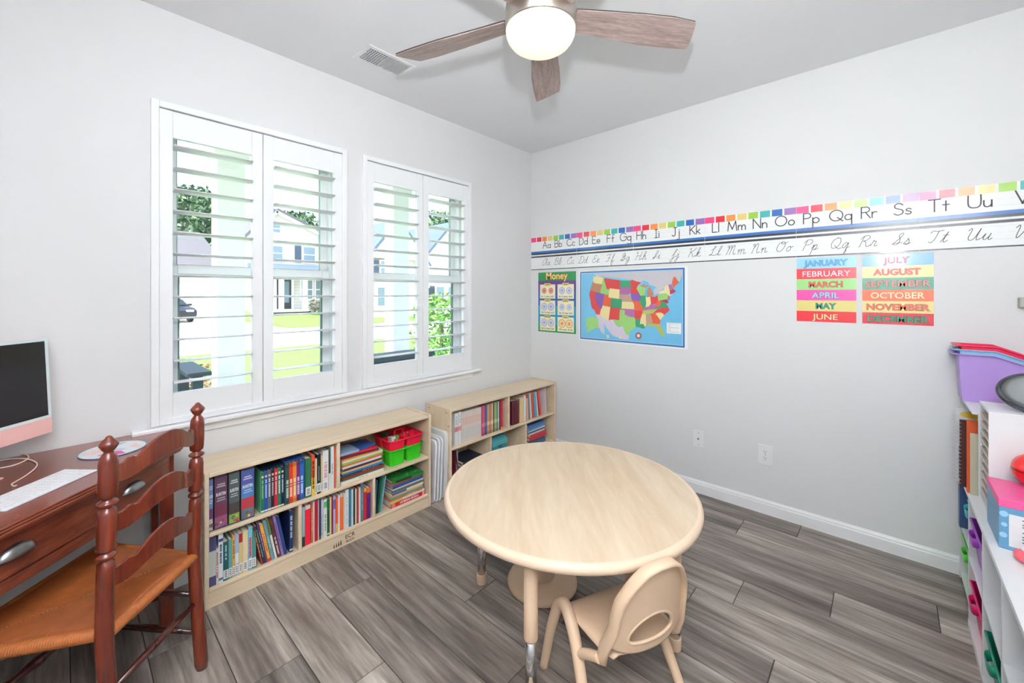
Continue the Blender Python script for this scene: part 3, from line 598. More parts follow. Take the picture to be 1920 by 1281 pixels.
# --- caddies: green below, red nested on top
def caddy(z, rgb, label, y, tall):
    t = thing('caddy', label, 'caddy', (xf - .105, y, z), 0, 'two stacked plastic caddies')
    mm = mat('caddy_%d' % rgb[0], rgb, .38, noise=.02)
    cups = []
    for (cx, cy) in ((.05, -.062), (.05, .062), (-.052, -.062), (-.052, .062)):
        m = MB(); a, b2, hh = .042, .049, tall
        def rr_(s, zz): return [(cx + px * s, cy + py * s * 1.18, zz) for px, py in [(math.copysign(abs(math.cos(q)) ** .35, math.cos(q)), math.copysign(abs(math.sin(q)) ** .35, math.sin(q))) for q in [2 * math.pi * (k + .5) / 20 for k in range(20)]]]
        rings = [rr_(a, 0), rr_(b2, hh), rr_(b2 - .003, hh), rr_(a - .003, .004)]
        v = sum(rings, []); f = [tuple(range(19, -1, -1)), tuple(range(60, 80))]
        for i in range(3): f += [(i * 20 + k, i * 20 + (k + 1) % 20, (i + 1) * 20 + (k + 1) % 20, (i + 1) * 20 + k) for k in range(20)]
        m.add(v, f, 0, False).obj('cup', mm, t)
    rim = MB()
    o_ = [(px * .112, py * .128, tall) for px, py in [(math.copysign(abs(math.cos(q)) ** .3, math.cos(q)), math.copysign(abs(math.sin(q)) ** .3, math.sin(q))) for q in [2 * math.pi * (k + .5) / 32 for k in range(32)]]]
    rim.tube(o_, .004, 6, closed=True); rim.box((-.004, -.122, tall - .006), (.004, .122, tall - .001)); rim.box((-.105, -.005, tall - .006), (.105, .005, tall - .001))
    rim.obj('rim', mm, t)
    h = MB().tube(smooth_path([(0, -.03, tall - .004), (0, -.028, tall + .022), (0, -.02, tall + .03), (0, .02, tall + .03), (0, .028, tall + .022), (0, .03, tall - .004)]), .006, 8).obj('handle', mm, t)
    return t
ycad = BY1 + BW - PT - .15
caddy(SH_T + .0005, (52, 190, 26), 'lime green plastic caddy underneath the red one', ycad, .098)
c2 = caddy(SH_T + .062, (236, 26, 62), 'red plastic caddy stacked on the green one', ycad, .095)
for i, (dx, dy, rgb, cw) in enumerate(((.05, -.07, (226, 222, 216), 'white card pack'), (.045, -.04, (120, 150, 70), 'olive green card pack'), (-.05, -.06, (70, 90, 60), 'dark green card pack'))):
    t = boxo('card_pack', (-.022, -.014, 0), (.022, .014, .10), bookmat(rgb)); tag(t, '%s standing in the red caddy' % cw, 'cards', 'card packs in the red caddy')
    t.location = (xf - .105 + dx, ycad + dy - .0, SH_T + .0675); t.rotation_euler = (0, R(-8), R(10 * i))
    mk = MB()
    for k in range(5): mk.lathe([(.006, 0), (.006, .0005)], 8, M=Matrix.Translation((.0222, -.008 + .004 * k, .03 + .012 * k)) @ Matrix.Rotation(R(90), 4, 'Y'))
    mk.obj('card_print', bookmat((150, 60, 60)), t)
# pencils in the caddy
for i, (dx, dy, rgb, cw) in enumerate(((.04, .05, (230, 150, 60), 'orange'), (.055, .07, (60, 60, 66), 'black'))):
    t = thing('pencil', '%s pencil lying in the red caddy' % cw, 'pencil', (xf - .105 + dx, ycad + dy, SH_T + .0685)); t.rotation_euler = (R(14), R(-10), 0)
    MB().lathe([(.0035, 0), (.0035, .095)], 6, smooth=False).obj('barrel', bookmat(rgb), t); MB().lathe([(.0035, .095), (.0005, .108)], 6).obj('tip', bookmat((224, 190, 150)), t)

# --- lap boards stood in the gap between the bookcases
for i, (y, tl, ln, hh, lab) in enumerate(((1.664, -2.5, .26, .41, 'white lap board with rounded corners, leftmost between the bookcases'), (1.690, -2.5, .26, .42, 'white lap board with rounded corners, second from the left between the bookcases'), (1.716, -2.2, .255, .42, 'white lap board with rounded corners, third from the left between the bookcases'), (1.750, -1.5, .27, .45, 'plain white thick board, nearest the corner bookcase in the gap'))):
    t = thing('lap_board', lab, 'lap board', (.286, y, .002), 0, 'white boards between the bookcases'); t.rotation_euler = (R(tl), 0, 0)
    r = .03; th = .014 if i < 3 else .03
    pts = arcpts(-r, hh - r, r, 0, 90, 5) + arcpts(-ln + r, hh - r, r, 90, 180, 5) + arcpts(-ln + r, r, r, 180, 270, 5) + arcpts(-r, r, r, 270, 360, 5)
    MB().prism([(z, x) for x, z in pts], 0, th, 'y').obj('board', M_WHITE, t, .002)
    if i < 3:
        cen = [(x, th / 2, z) for x, z in pts]
        MB().tube(cen, .009, 6, flat=.75, closed=True).obj('edging', mat('board_edging', (246, 247, 249), .3), t)
        MB().prism([(z * .9 + .02, x * .9 - .012) for x, z in pts], th + .0002, th + .001, 'y').obj('gap_shade_sheet', mat('painted_gap_shade', (60, 68, 80), .3), t)  # dark sheet painting the shade in the gap between boards
t = boxo('folder', (-.24, 0, 0), (0, .006, .36), bookmat((176, 40, 110))); tag(t, 'magenta folder behind the white lap boards between the bookcases', 'folder'); t.location = (.262, 1.650, .002)

# ------------------------------------------------------------------ round table, child's chair, stool
TX, TY, TZ, TR = 1.478, 1.502, .56, .541
t = thing('round_table', 'round maple topped activity table with tan rim and chrome tipped legs', 'table', (TX, TY, 0))
MB().lathe([(TR - .05, .522), (TR - .012, .5225), (TR - .003, .53), (TR, .541), (TR - .002, .551), (TR - .009, .5585), (TR - .016, .5601), (TR - .022, .5598)], 96, cap=False).obj('rim', M_TANRIM, t)
MB().lathe([(TR - .03, .523), (TR - .021, .5285), (TR - .021, .5599)], 96).obj('top', M_MAPLE, t).rotation_euler = (0, 0, YAW)
for a in (197.5, 17.5, 287.5, 107.5):
    lx, ly = .436 * math.cos(R(a)), .436 * math.sin(R(a))
    lg = MB().lathe([(.0245, .522), (.0245, .222), (.0225, .215), (.0215, .215)], 24, (lx, ly, 0)).obj('leg', M_TAN, t)
    MB().lathe([(.0205, .05), (.0205, .23)], 24, (lx, ly, 0)).obj('leg_tube', M_CHROME, lg)
    MB().lathe([(.022, 0), (.0235, .004), (.0245, .045), (.023, .05), (.0206, .05)], 24, (lx, ly, 0)).obj('foot', M_TAN, lg)
    MB().lathe([(.05, .5215), (.05, .516), (.03, .508)], 20, (lx, ly, 0)).obj('leg_socket', M_TAN, lg)

# child's moulded chair: local x = forward, y = left
CHX, CHY = 1.812, 1.318
cf = math.atan2(.40, -.917)
t = thing('child_chair', 'tan moulded plastic child chair pushed under the round table', 'chair', (CHX, CHY, 0), cf)
SZ = .292
# seat: dished grid with rolled edges
gx, gy = 14, 14; v = []; f = []
for i in range(gx + 1):
    for j in range(gy + 1):
        a = i / gx * 2 - 1; c = j / gy * 2 - 1
        hw = .152 - .012 * a * -1 * .6
        x = .145 * a * (1 - .06 * c * c) - .008; y = hw * c * (1 - .10 * abs(a) ** 4)
        z = SZ - .014 * (1 - c * c) * (1 - .6 * a * a) - (.03 * max(0, a - .72) / .28 if a > .72 else 0) - .012 * max(0, abs(c) - .85) / .15
        v.append((x, y, z))
for i in range(gx):
    for j in range(gy):
        q = i * (gy + 1) + j; f.append((q, q + gy + 1, q + gy + 2, q + 1))
so = MB().add(v, f, 0, True).obj('seat', M_TAN, t); md = so.modifiers.new('s', 'SOLIDIFY'); md.thickness = .006; md.offset = -1
# backrest: curved shell in a rounded arch with a lens shaped grip hole
def back_pt(s, h):
    """s across -1..1, h up 0..1 -> local point, shell bowed backwards"""
    hw = .150 - .02 * h - .012 * (1 - h)
    return (-.135 - .050 * h - .026 * (1 - s * s), s * hw, SZ - .02 + .305 * h)
nu, nh = 56, 52; v = []; f = []; idx = {}
def inside(s, h):
    arch = 1 - .40 * abs(s) ** 3.2
    return h <= arch
for j in range(nh + 1):
    for i in range(nu + 1):
        s = i / nu * 2 - 1; top = 1 - .42 * abs(s) ** 2.6; bot = .04 + .10 * abs(s) ** 3; h = bot + (top - bot) * j / nh
        v.append(back_pt(s, h))
hole = lambda s, h: ((s / .64) ** 2 + ((h - .23 - .07 * (1 - (s / .64) ** 2)) / .15) ** 2) < 1
for j in range(nh):
    for i in range(nu):
        s = (i + .5) / nu * 2 - 1; top = 1 - .42 * abs(s) ** 2.6; bot = .04 + .10 * abs(s) ** 3; h = bot + (top - bot) * (j + .5) / nh
        if hole(s, h): continue
        q = j * (nu + 1) + i; f.append((q, q + 1, q + nu + 2, q + nu + 1))
bo = MB().add(v, f, 0, True).obj('backrest', M_TAN, t); md = bo.modifiers.new('s', 'SOLIDIFY'); md.thickness = .007; md.offset = 0
hp = []
for k in range(40):
    q = 2 * math.pi * k / 40; s = .65 * math.cos(q); hh = .23 + .07 * (1 - math.cos(q) ** 2) + .155 * math.sin(q); hp.append(back_pt(s, hh))
MB().tube(hp, .006, 6, closed=True).obj('grip_rim', M_TAN, bo)
# broad rim band around the arch that runs down both sides into the seat corners
rim = []
for k in range(41):
    s = -1 + 2 * k / 40; rim.append((s, 1 - .42 * abs(s) ** 2.6))
path = [(-.085, -.146, SZ - .055), (-.112, -.150, SZ - .035), (-.130, -.154, SZ + .02)] + [back_pt(s, h) for s, h in [(-1, .34), (-1, .46)] + rim[1:-1] + [(1, .46), (1, .34)]] + [(-.130, .154, SZ + .02), (-.112, .150, SZ - .035), (-.085, .146, SZ - .055)]
path = [Vector(p) for p in path]
vv = []; ff = []
for i, p in enumerate(path):
    tgt = (path[min(i + 1, len(path) - 1)] - path[max(i - 1, 0)]).normalized()
    fw = Vector((1, 0, 0)); side = tgt.cross(fw).normalized(); wd = .020
    for dx, ds in ((-.024, .000), (-.016, .008), (.016, .008), (.024, 0), (.016, -.006), (-.016, -.006)):
        vv.append(p + Vector((dx, 0, 0)) - side * ds)
for i in range(len(path) - 1):
    for k in range(6): ff.append((i * 6 + k, i * 6 + (k + 1) % 6, i * 6 + 6 + (k + 1) % 6, i * 6 + 6 + k))
ff += [tuple(range(5, -1, -1)), tuple((len(path) - 1) * 6 + k for k in range(6))]
MB().add(vv, ff, 0, True).obj('back_rim', M_TAN, t)
for sgn in (1, -1):
    y = .168 * sgn
    leg = smooth_path([(.192, y * 1.13, 0), (.163, y * 1.06, .15), (.138, y, SZ - .05), (.115, y * .98, SZ - .008), (.082, y * .97, SZ + .006), (.035, y * .99, SZ - .025), (-.012, y * 1.02, SZ - .095), (-.06, y * 1.09, .11), (-.115, y * 1.18, 0)], 6)
    n = len(leg); rs = [.0155 + .006 * math.sin(math.pi * i / (n - 1)) for i in range(n)]
    MB().tube(leg, rs, 10, flat=1.0).obj('leg_frame', M_TAN, t)
    MB().tube(smooth_path([(-.015, y * .99, SZ - .085), (-.06, y * .95, SZ - .055), (-.106, y * .90, SZ - .032)], 5), [.016] * 11, 10).obj('seat_bracket', M_TAN, t)

# stool tucked under the table
t = thing('stool', 'tan round based stool standing under the round table', 'stool', (1.278, 1.57, 0))
MB().lathe([(.163, 0), (.168, .006), (.168, .02), (.160, .034), (.146, .040), (.08, .041)], 48).obj('base', M_TAN, t)
MB().lathe([(.06, .041), (.036, .07), (.03, .14), (.036, .27), (.07, .315)], 32).obj('column', M_TAN, t)
MB().lathe([(.05, .31), (.15, .318), (.165, .335), (.162, .355), (.145, .365), (.0001, .358)], 48).obj('seat', M_TAN, t)

# ------------------------------------------------------------------ corner desk
S = .5 ** .5
t = thing('corner_desk', 'cherry wood corner desk with pewter cup pulls', 'desk', (0, YB, 0))
dl, dw = 1.065, .315            # wing length and wing depth, local origin is the room corner
def desk_poly(i): return [(.004, .004), (dl - i, .004), (dl - i, dw - i * .4), (dw - i * .4, dl - i), (.004, dl - i)]
top = MB()
for i, z0, z1 in ((.006, .738, .746), (0, .746, .756), (.008, .756, .762), (.014, .762, .768)): top.prism(desk_poly(i), z0, z1)
top.obj('desk_top', M_CHERRYD, t, .002)
Mfront = Matrix.Translation(((dl + dw) / 2 - .024, (dl + dw) / 2 - .024, 0)) @ Matrix.Rotation(R(135), 4, 'Z')   # local x along the diagonal towards the window wall, -y faces the room
def fbox(nm, a, b, m, par, bev=0): return MB().box(a, b, 0, Mfront).obj(nm, m, par, bev)
hl = (dl - dw) * 2 ** .5 / 2 - .012
fbox('front_rail', (-hl, .006, .572), (hl, .022, .608), M_CHERRYD, t, .002)
fbox('apron', (-hl, .010, .608), (hl, .022, .738), M_CHERRYD, t)
for x0, x1, pulls in ((-.02 - .19, hl - .05, (-.05, .33)), (-hl + .05, -.02 - .2, (-.345,))):
    dr = fbox('drawer', (x0, .000, .613), (x1, .010, .733), M_CHERRYD, t, .004)
    for px in pulls:
        pv = []; pf = []; nu_, nv_ = 14, 6
        for a in range(nu_ + 1):
            for c in range(nv_ + 1):
                th = math.pi * a / nu_; ph = math.pi / 2 * c / nv_
                pv.append((px + .046 * math.cos(th), -.0005 - .024 * math.sin(th) * math.sin(ph), .668 + .033 * math.sin(th) * math.cos(ph)))
        for a in range(nu_):
            for c in range(nv_): q = a * (nv_ + 1) + c; pf.append((q, q + nv_ + 1, q + nv_ + 2, q + 1))
        po = MB().add(pv, pf, 0, True, Mfront).obj('cup_pull', M_PEWTER, dr); md = po.modifiers.new('s', 'SOLIDIFY'); md.thickness = .002
for (x, y) in ((.272, dl - .050), (.03, dl - .050), (dl - .050, .272), (dl - .050, .03), (.03, .03)):
    boxo('leg', (x - .023, y - .023, 0), (x + .023, y + .023, .738), M_CHERRY, t, .003)
boxo('side_apron', (.053, dl - .066, .61), (.249, dl - .050, .738), M_CHERRYD, t); boxo('side_apron', (dl - .066, .053, .61), (dl - .050, .249, .738), M_CHERRYD, t)

# ------------------------------------------------------------------ computer, keyboard, cable, pad
IR = Vector((.095, -.030, .862)); ax = Vector((S, -S, 0)); nrm = Vector((S, S, 0))
ctr = IR + ax * .2735
t = thing('desktop_computer', 'slim pink all in one computer with dark screen on the corner desk', 'computer', (ctr.x, ctr.y, .7683), R(135))
# local x towards the viewer's right, -y faces the room
z0 = .862 - .7683; ih = .368; tl = Matrix.Translation((0, 0, z0)) @ Matrix.Rotation(R(-3), 4, 'X')
MB().box((-.2735, -.0055, 0), (.2735, .0055, ih), 0, tl).obj('body', M_PINK, t, .004, 3)
bz = MB().box((-.2735, -.0064, .058), (.2735, -.0052, ih), 0, tl).obj('bezel', mat('white_bezel', (226, 238, 238), .15), t)
MB().box((-.262, -.0068, .069), (.262, -.0062, ih - .012), 0, tl).obj('screen', M_SCREEN, t)
MB().box((-.2735, -.0067, .0), (.2735, -.0053, .057), 0, tl).obj('chin', mat('pink_chin', (240, 186, 180), .3, noise=.01), t)
MB().prism([(0, .0), (.146, 0), (.15, .003), (.15, .005), (0, .005)], -.07, .07, 'x', M=Matrix.Translation((0, -.055, 0))).obj('foot', M_PINK, t, .001)
MB().prism([(.085, .004), (.094, .004), (.022, z0 + .14), (.008, z0 + .14)], -.068, .068, 'x', M=Matrix.Translation((0, -.005, 0))).obj('stand', M_PINK, t, .001)
kb = Vector((.4255, .087, .768)); kd = Vector((S, -S, 0)); kn = Vector((-S, -S, 0))
kc = kb + kd * .1395 + kn * .0575
t = thing('keyboard', 'thin white computer keyboard near the desk edge', 'keyboard', (kc.x, kc.y, .7683), R(135))
MB().prism([(-.0575, 0), (.0575, 0), (.0575, .0075), (-.0575, .0035)], -.1395, .1395, 'x').obj('base', mat('keyboard_alloy', (226, 226, 230), .35, noise=.01), t, .0012)
km = {}
for r_ in range(6):
    n_ = 14 if r_ < 5 else 9; x = -.1355; y = .0525 - r_ * .0185; hh = .0035 + (y + .0575) / .115 * .004
    ws = [.0165] * 14 if r_ < 5 else [.0165, .0165, .0165, .0195, .090, .0195, .0165, .0165, .0165]
    sc = (.271 - .003 * (len(ws) - 1)) / sum(ws)
    for w in ws:
        w *= sc; k = round(w, 4)
        if k not in km: km[k] = MB().box((0, -.0155, 0), (k, 0, .0016)).mesh('key', mat('key_white', (246, 246, 248), .4, noise=.01))
        o = mobj('key', km[k], t); o.location = (x, y, hh - .0002); o.rotation_euler = (R(2), 0, 0); x += w + .003
def desk_px(px, py, z=.7715):
    d = ray(px, py); q = (z - CAMZ) / d[2]; return (CAMX + q * d[0], CAMY + q * d[1], z)
pts = [desk_px(-60, 862), desk_px(0, 853), desk_px(30, 851), desk_px(52, 854), desk_px(50, 862), desk_px(28, 872), desk_px(0, 878), desk_px(-40, 884), desk_px(-60, 878), desk_px(-20, 868), desk_px(10, 862), desk_px(35, 860), desk_px(56, 862), desk_px(69, 869), desk_px(66, 878), desk_px(50, 891), desk_px(30, 903), desk_px(22, 908), desk_px(26, 912), desk_px(31, 910)]
tag(MB().tube(smooth_path(pts, 5), .0022, 8).obj('charging_cable', mat('peach_cable', (244, 220, 208), .5)), 'peach charging cable looping across the desk to the keyboard', 'cable')
t = thing('mouse_pad', 'round white mouse pad with pink and blue abstract marbling', 'mouse pad', (.196, .140, .7683))
MB().lathe([(.098, 0), (.1, .001), (.1, .0025), (.099, .003)], 48).obj('pad', mat('pad_cloth', (232, 236, 240), .7, noise=.02), t)
MB().tube([(.0995 * math.cos(R(a)), .0995 * math.sin(R(a)), .0018) for a in range(0, 360, 9)], .0014, 6, closed=True).obj('stitched_edge', mat('pad_edge', (110, 140, 176), .7), t)
pm = MB()
def blob(pts, mi): pm.add([(x, y, .0031 + .0002 * mi) for x, y in pts], [tuple(range(len(pts)))], mi)
blob([(.05, -.05), (.085, -.01), (.09, .03), (.045, .02), (.02, -.01)], 0); blob([(-.02, .07), (.03, .085), (.05, .07), (.01, .045)], 1); blob([(.0, -.09), (.03, -.06), (-.02, -.01), (-.06, .03), (-.07, .0), (-.03, -.05)], 1); blob([(-.085, -.02), (-.05, -.04), (-.03, .0), (-.07, .05)], 2); blob([(.02, -.02), (.045, .02), (.03, .04), (.0, .01)], 3)
pm.obj('printed_pattern', [mat('pad_pink', (212, 96, 168), .7), mat('pad_peach', (244, 212, 204), .7), mat('pad_blue', (176, 198, 218), .7), mat('pad_grey', (206, 208, 216), .7)], t)

# ------------------------------------------------------------------ ladder back chair: local x = towards the window side of the chair, y = forward
rp = Vector((.605, .342, 0)); lp = Vector((.862, .090, 0))
crx = (rp - lp).normalized(); wb2 = (rp - lp).length / 2; cc = (rp + lp) / 2
t = thing('ladder_back_chair', 'cherry ladder back chair with woven rush seat at the desk', 'chair', (cc.x, cc.y, 0), math.atan2(crx.y, crx.x))
# forward (towards the desk corner) is local +y
post = [(.018, 0), (.0215, .02), (.0215, .40), (.021, .46), (.0205, .61), (.019, .632), (.013, .637), (.0135, .640), (.0215, .645), (.0235, .650), (.0215, .655), (.0125, .659), (.0125, .662), (.0205, .666), (.0235, .672), (.021, .684), (.0225, .70), (.0225, .765), (.0195, .783), (.0125, .788), (.013, .791), (.022, .796), (.0250, .801), (.022, .806), (.0125, .811), (.013, .814), (.0205, .819), (.0222, .832), (.0228, .86), (.0222, .918), (.0195, .934), (.0125, .944), (.0105, .949), (.016, .956), (.0215, .966), (.0225, .971), (.017, .979), (.0095, .987), (.0065, .992), (.003, .9945)]
for sx in (1, -1):
    # rear post: raked a touch backwards above the seat, foot kicked back
    v0 = MB().lathe(post, 24)
    v0.v = [(x + sx * wb2, y - .012 * max(0, (z - .45) / .5) ** 1 - .028 * max(0, (.42 - z) / .42) ** 2 + .012, z) for x, y, z in v0.v]
    v0.obj('post', M_CHERRY, t)
fw2 = .235; fd = .385
fpost = [(.014, 0), (.017, .02), (.019, .1), (.0205, .2), (.019, .3), (.0205, .36), (.0205, .43), (.0175, .445), (.012, .447)]
for sx in (1, -1): MB().lathe(fpost, 20, (sx * fw2, fd, 0)).obj('front_leg', M_DARKCH, t)
def slat(zc, bow):
    n = 40; up = []; lo = []
    for i in range(n + 1):
        s = -1 + 2 * i / n; x = s * (wb2 - .008); a = abs(s)
        arch = .052 * (1 - (a / .62) ** 2) if a < .62 else 0
        bump_ = .010 * math.exp(-((a - .72) / .07) ** 2)
        cupid = .020 * (1 - (a / .6) ** 2) if a < .6 else -.006 * math.sin((a - .6) / .4 * math.pi)
        up.append((x, zc + .024 + max(arch * .85, 0) + bump_)); lo.append((x, zc - .024 + cupid))
    v = []; f = []
    for (x, z), (x2, z2) in zip(up, lo):
        y = .012 - .012 * max(0, (zc - .45) / .5) - bow * (1 - (x / wb2) ** 2)
        v += [(x, y - .005, z), (x, y + .005, z), (x, y + .005, z2), (x, y - .005, z2)]
    for i in range(n):
        q = i * 4; f += [(q + k, q + (k + 1) % 4, q + 4 + (k + 1) % 4, q + 4 + k) for k in range(4)]
    f += [(3, 2, 1, 0), (n * 4, n * 4 + 1, n * 4 + 2, n * 4 + 3)]
    MB().add(v, f, 0, False).obj('slat', M_CHERRY, t, .002)
for zc in (.880, .735, .578): slat(zc, .030)
# rush seat: four triangular fields whose cords run parallel to each rail
sc_ = [(-wb2 + .010, .008), (wb2 - .010, .008), (fw2 + .022, fd + .022), (-fw2 - .022, fd + .022)]
M_RUSH = mat('woven_rush', (148, 78, 34), .5, noise=.38, scale=26, bump=.25, bscale=220)
C_ = Vector((0, .195, 0)); seat = MB()
for e in range(4):
    A = Vector((*sc_[e], 0)); B = Vector((*sc_[(e + 1) % 4], 0)); d = (B - A).normalized(); Ln = (B - A).length
    inw = Vector((-d.y, d.x, 0)); tc_ = (C_ - A).dot(d) / Ln; hc = (C_ - A).dot(inw); N = int(Ln / .0068)
    def reach(q): return hc * (q / tc_ if q < tc_ else (1 - q) / (1 - tc_))
    def zz(f): return .4385 - .013 * min(1, f / hc * 1.6) - .007 * max(0, 1 - f / .02) ** 2
    for k in range(N):
        # one twisted cord from the rail to the mitre line, a low ridge with grooves either side
        q0, q1 = k / N, (k + 1) / N; qm = (q0 + q1) / 2; rows_ = []
        for g_ in (0, .12, .45, 1):
            row_ = []
            for q, up_ in ((q0, -.0011), (qm, .0013), (q1, -.0011)):
                f = reach(q) * g_; p = A + d * (Ln * q) + inw * f; row_.append((p.x, p.y, zz(f) + up_))
            rows_.append(row_)
        v = sum(rows_, []); seat.add(v, [(i * 3 + j, i * 3 + j + 1, i * 3 + j + 4, i * 3 + j + 3) for i in range(3) for j in range(2)])
so_ = seat.obj('seat', M_RUSH, t)
rr = MB()
for e in range(4):
    A = Vector((*sc_[e], .421)); B = Vector((*sc_[(e + 1) % 4], .421)); L = (B - A).length; n = int(L / .0062)
    for k in range(n):
        p = A.lerp(B, (k + .5) / n); d = (B - A).normalized()
        q = 10; sec = []
        nx = Vector((d.y, -d.x, 0))
        for a in range(8):
            an = 2 * math.pi * a / 8; sec.append((nx * math.cos(an) * .016 + Vector((0, 0, 1)) * math.sin(an) * .0175))
        v = [p + s - d * (L / n * .5) for s in sec] + [p + s * 1.05 for s in sec] + [p + s + d * (L / n * .5) for s in sec]
        rr.add(v, [(i * 8 + a, i * 8 + (a + 1) % 8, i * 8 + 8 + (a + 1) % 8, i * 8 + 8 + a) for i in range(2) for a in range(8)], 0, True)
o = rr.obj('seat_edge_cord', mat('rush_edge', (166, 94, 44), .5, noise=.2, scale=60, bump=.2, bscale=300), t); o['kind'] = 'stuff'
MB().tube([(-wb2, .004, .25), (0, .004, .25), (wb2, .004, .25)], [.009, .0115, .009], 10).obj('stretcher', M_DARKCH, t)
for z in (.275, .135):
    for sx in (1, -1): MB().tube([(sx * wb2, .005, z), (sx * (wb2 + fw2) / 2, fd / 2, z), (sx * fw2, fd, z)], [.009, .012, .009], 10).obj('stretcher', M_DARKCH, t)
for z in (.31, .20):
    xs = [-fw2 + fw2 * 2 * i / 16 for i in range(17)]; MB().tube([(x, fd, z) for x in xs], [.009 + .005 * (1 - abs(x / fw2)) + (.004 if i in (5, 8, 11) else 0) for i, x in enumerate(xs)], 10).obj('stretcher', M_DARKCH, t)

# ------------------------------------------------------------------ ceiling fan
FCX, FCY, FZ = 1.5, 1.277, 2.500
t = thing('ceiling_fan', 'five bladed ceiling fan with satin nickel motor and lit glass bowl', 'ceiling fan', (FCX, FCY, 0))
MB().lathe([(.075, CH - .0005), (.075, CH - .02), (.05, CH - .055), (.02, CH - .065)], 32).obj('canopy', M_NICKEL, t)
MB().lathe([(.013, CH - .06), (.013, 2.60)], 16).obj('downrod', M_NICKEL, t)
MB().lathe([(.03, 2.625), (.07, 2.615), (.115, 2.585), (.135, 2.55), (.140, 2.515), (.141, 2.452), (.137, 2.444)], 48).obj('motor_housing', M_NICKEL, t)
M_BOWL = mat('lit_frosted_glass', (246, 238, 222), .35, noise=0, emit=(255, 238, 210), es=.6)
MB().lathe([(.1365, 2.446), (.137, 2.436), (.135, 2.424), (.129, 2.410), (.117, 2.394), (.098, 2.381), (.07, 2.371), (.035, 2.366), (.0005, 2.365)], 48).obj('glass_bowl', M_BOWL, t)
prof_b = [(.135, -.050), (.24, -.058), (.40, -.068), (.54, -.072), (.636, -.064), (.642, -.060), (.664, .0), (.682, .062), (.676, .068), (.58, .073), (.45, .074), (.30, .062), (.135, .052)]
bm1 = MB().prism(prof_b, -.004, .0005, 'z'); 
for k in range(5):
    a = .922 + k * R(72)
    Mx = Matrix.Rotation(a, 4, 'Z') @ Matrix.Translation((0, 0, FZ)) @ Matrix.Rotation(R(-13), 4, 'X')
    bl = MB().prism(prof_b, -.0035, .0, 'z').obj('blade', M_BLADE, t); bl.matrix_local = Mx
    up = MB().prism(prof_b, .0001, .0055, 'z').obj('blade_top_veneer', M_BLADEDARK, bl)
    ir = MB().box((.10, -.022, .004), (.21, .022, .009)); ir.obj('blade_iron', M_NICKEL, bl, .002)
# chain eyelet in the ceiling and the vent
t = thing('ceiling_hook', 'tiny white hook screwed into the ceiling near the corner', 'hook', (.377, 2.613, CH))
MB().lathe([(.008, -.0005), (.008, -.003), (.003, -.006)], 12).obj('plate', M_WHITE, t)
MB().tube(smooth_path([(0, 0, -.004), (0, 0, -.02), (.008, -.008, -.032), (0, 0, -.042), (-.008, .008, -.032)], 5), .0018, 6).obj('hook', M_WHITE, t)
t = thing('ceiling_vent', 'white louvred air supply vent in the ceiling beside a fan blade', 'vent', (.377, 1.256, CH))
ring_ = MB()
VX, VY = .092, .148
for a, b_ in (((-VX, -VY), (VX, -VY + .022)), ((-VX, VY - .022), (VX, VY)), ((-VX, -VY + .022), (-VX + .022, VY - .022)), ((VX - .022, -VY + .022), (VX, VY - .022))): ring_.box((*a, -.006), (*b_, -.0005))
ring_.obj('frame', M_WHITE, t, .002)
boxo('throat', (-VX + .02, -VY + .02, -.0018), (VX - .02, -.016, -.0006), mat('vent_opening_shade', (84, 88, 96), .8), t); boxo('throat', (-VX + .02, -.016, -.0018), (VX - .02, VY - .02, -.0006), mat('vent_slat_ground', (214, 215, 217), .8), t)  # dark plate paints the shade inside the grid openings, pale plate backs the slats
for i in range(12):
    y = -.012 + i * .0118
    MB().box((-.07, -.006, -.0012), (.07, .006, .0), 0, Matrix.Translation((0, y, -.0045)) @ Matrix.Rotation(R(35), 4, 'X')).obj('vane', M_WHITE, t)
for i in range(9): MB().box((-.004, -.125, -.006), (-.0025, -.018, -.002), 0, Matrix.Translation((-.062 + i * .0165, 0, 0))).obj('vane', M_WHITE, t)
for i in range(8): MB().box((-.07, -.001, -.0075), (.07, .001, -.0058), 0, Matrix.Translation((0, -.118 + i * .0138, 0))).obj('vane', M_WHITE, t)
MB().tube([(.03, -.132, -.006), (.03, -.136, -.018)], .003, 6).obj('damper_lever', M_WHITE, t)

# ------------------------------------------------------------------ wall plates
def plate(x, z, w, h, label):
    t = thing('wall_plate', label, 'outlet' if 'outlet' in label else 'wall plate', (x, YW, z))
    MB().box((-w / 2, -.006, -h / 2), (w / 2, -.0004, h / 2)).obj('plate', M_WHITE, t, .002)
    return t
M_SLOT = mat('slot_dark', (40, 40, 42), .6)
t = plate(1.533, .381, .074, .116, 'white coaxial wall plate on the far wall, left of the outlet')
MB().lathe([(.0065, 0), (.0055, .008), (.0035, .008)], 6, M=Matrix.Translation((0, -.006, 0)) @ Matrix.Rotation(R(90), 4, 'X'), smooth=False).obj('connector', M_PEWTER, t)
for z in (-.042, .042): MB().lathe([(.003, 0), (.002, .001)], 8, M=Matrix.Translation((0, -.006, z)) @ Matrix.Rotation(R(90), 4, 'X')).obj('screw', M_PEWTER, t)
t = plate(1.941, .373, .086, .126, 'white double power outlet low on the far wall')
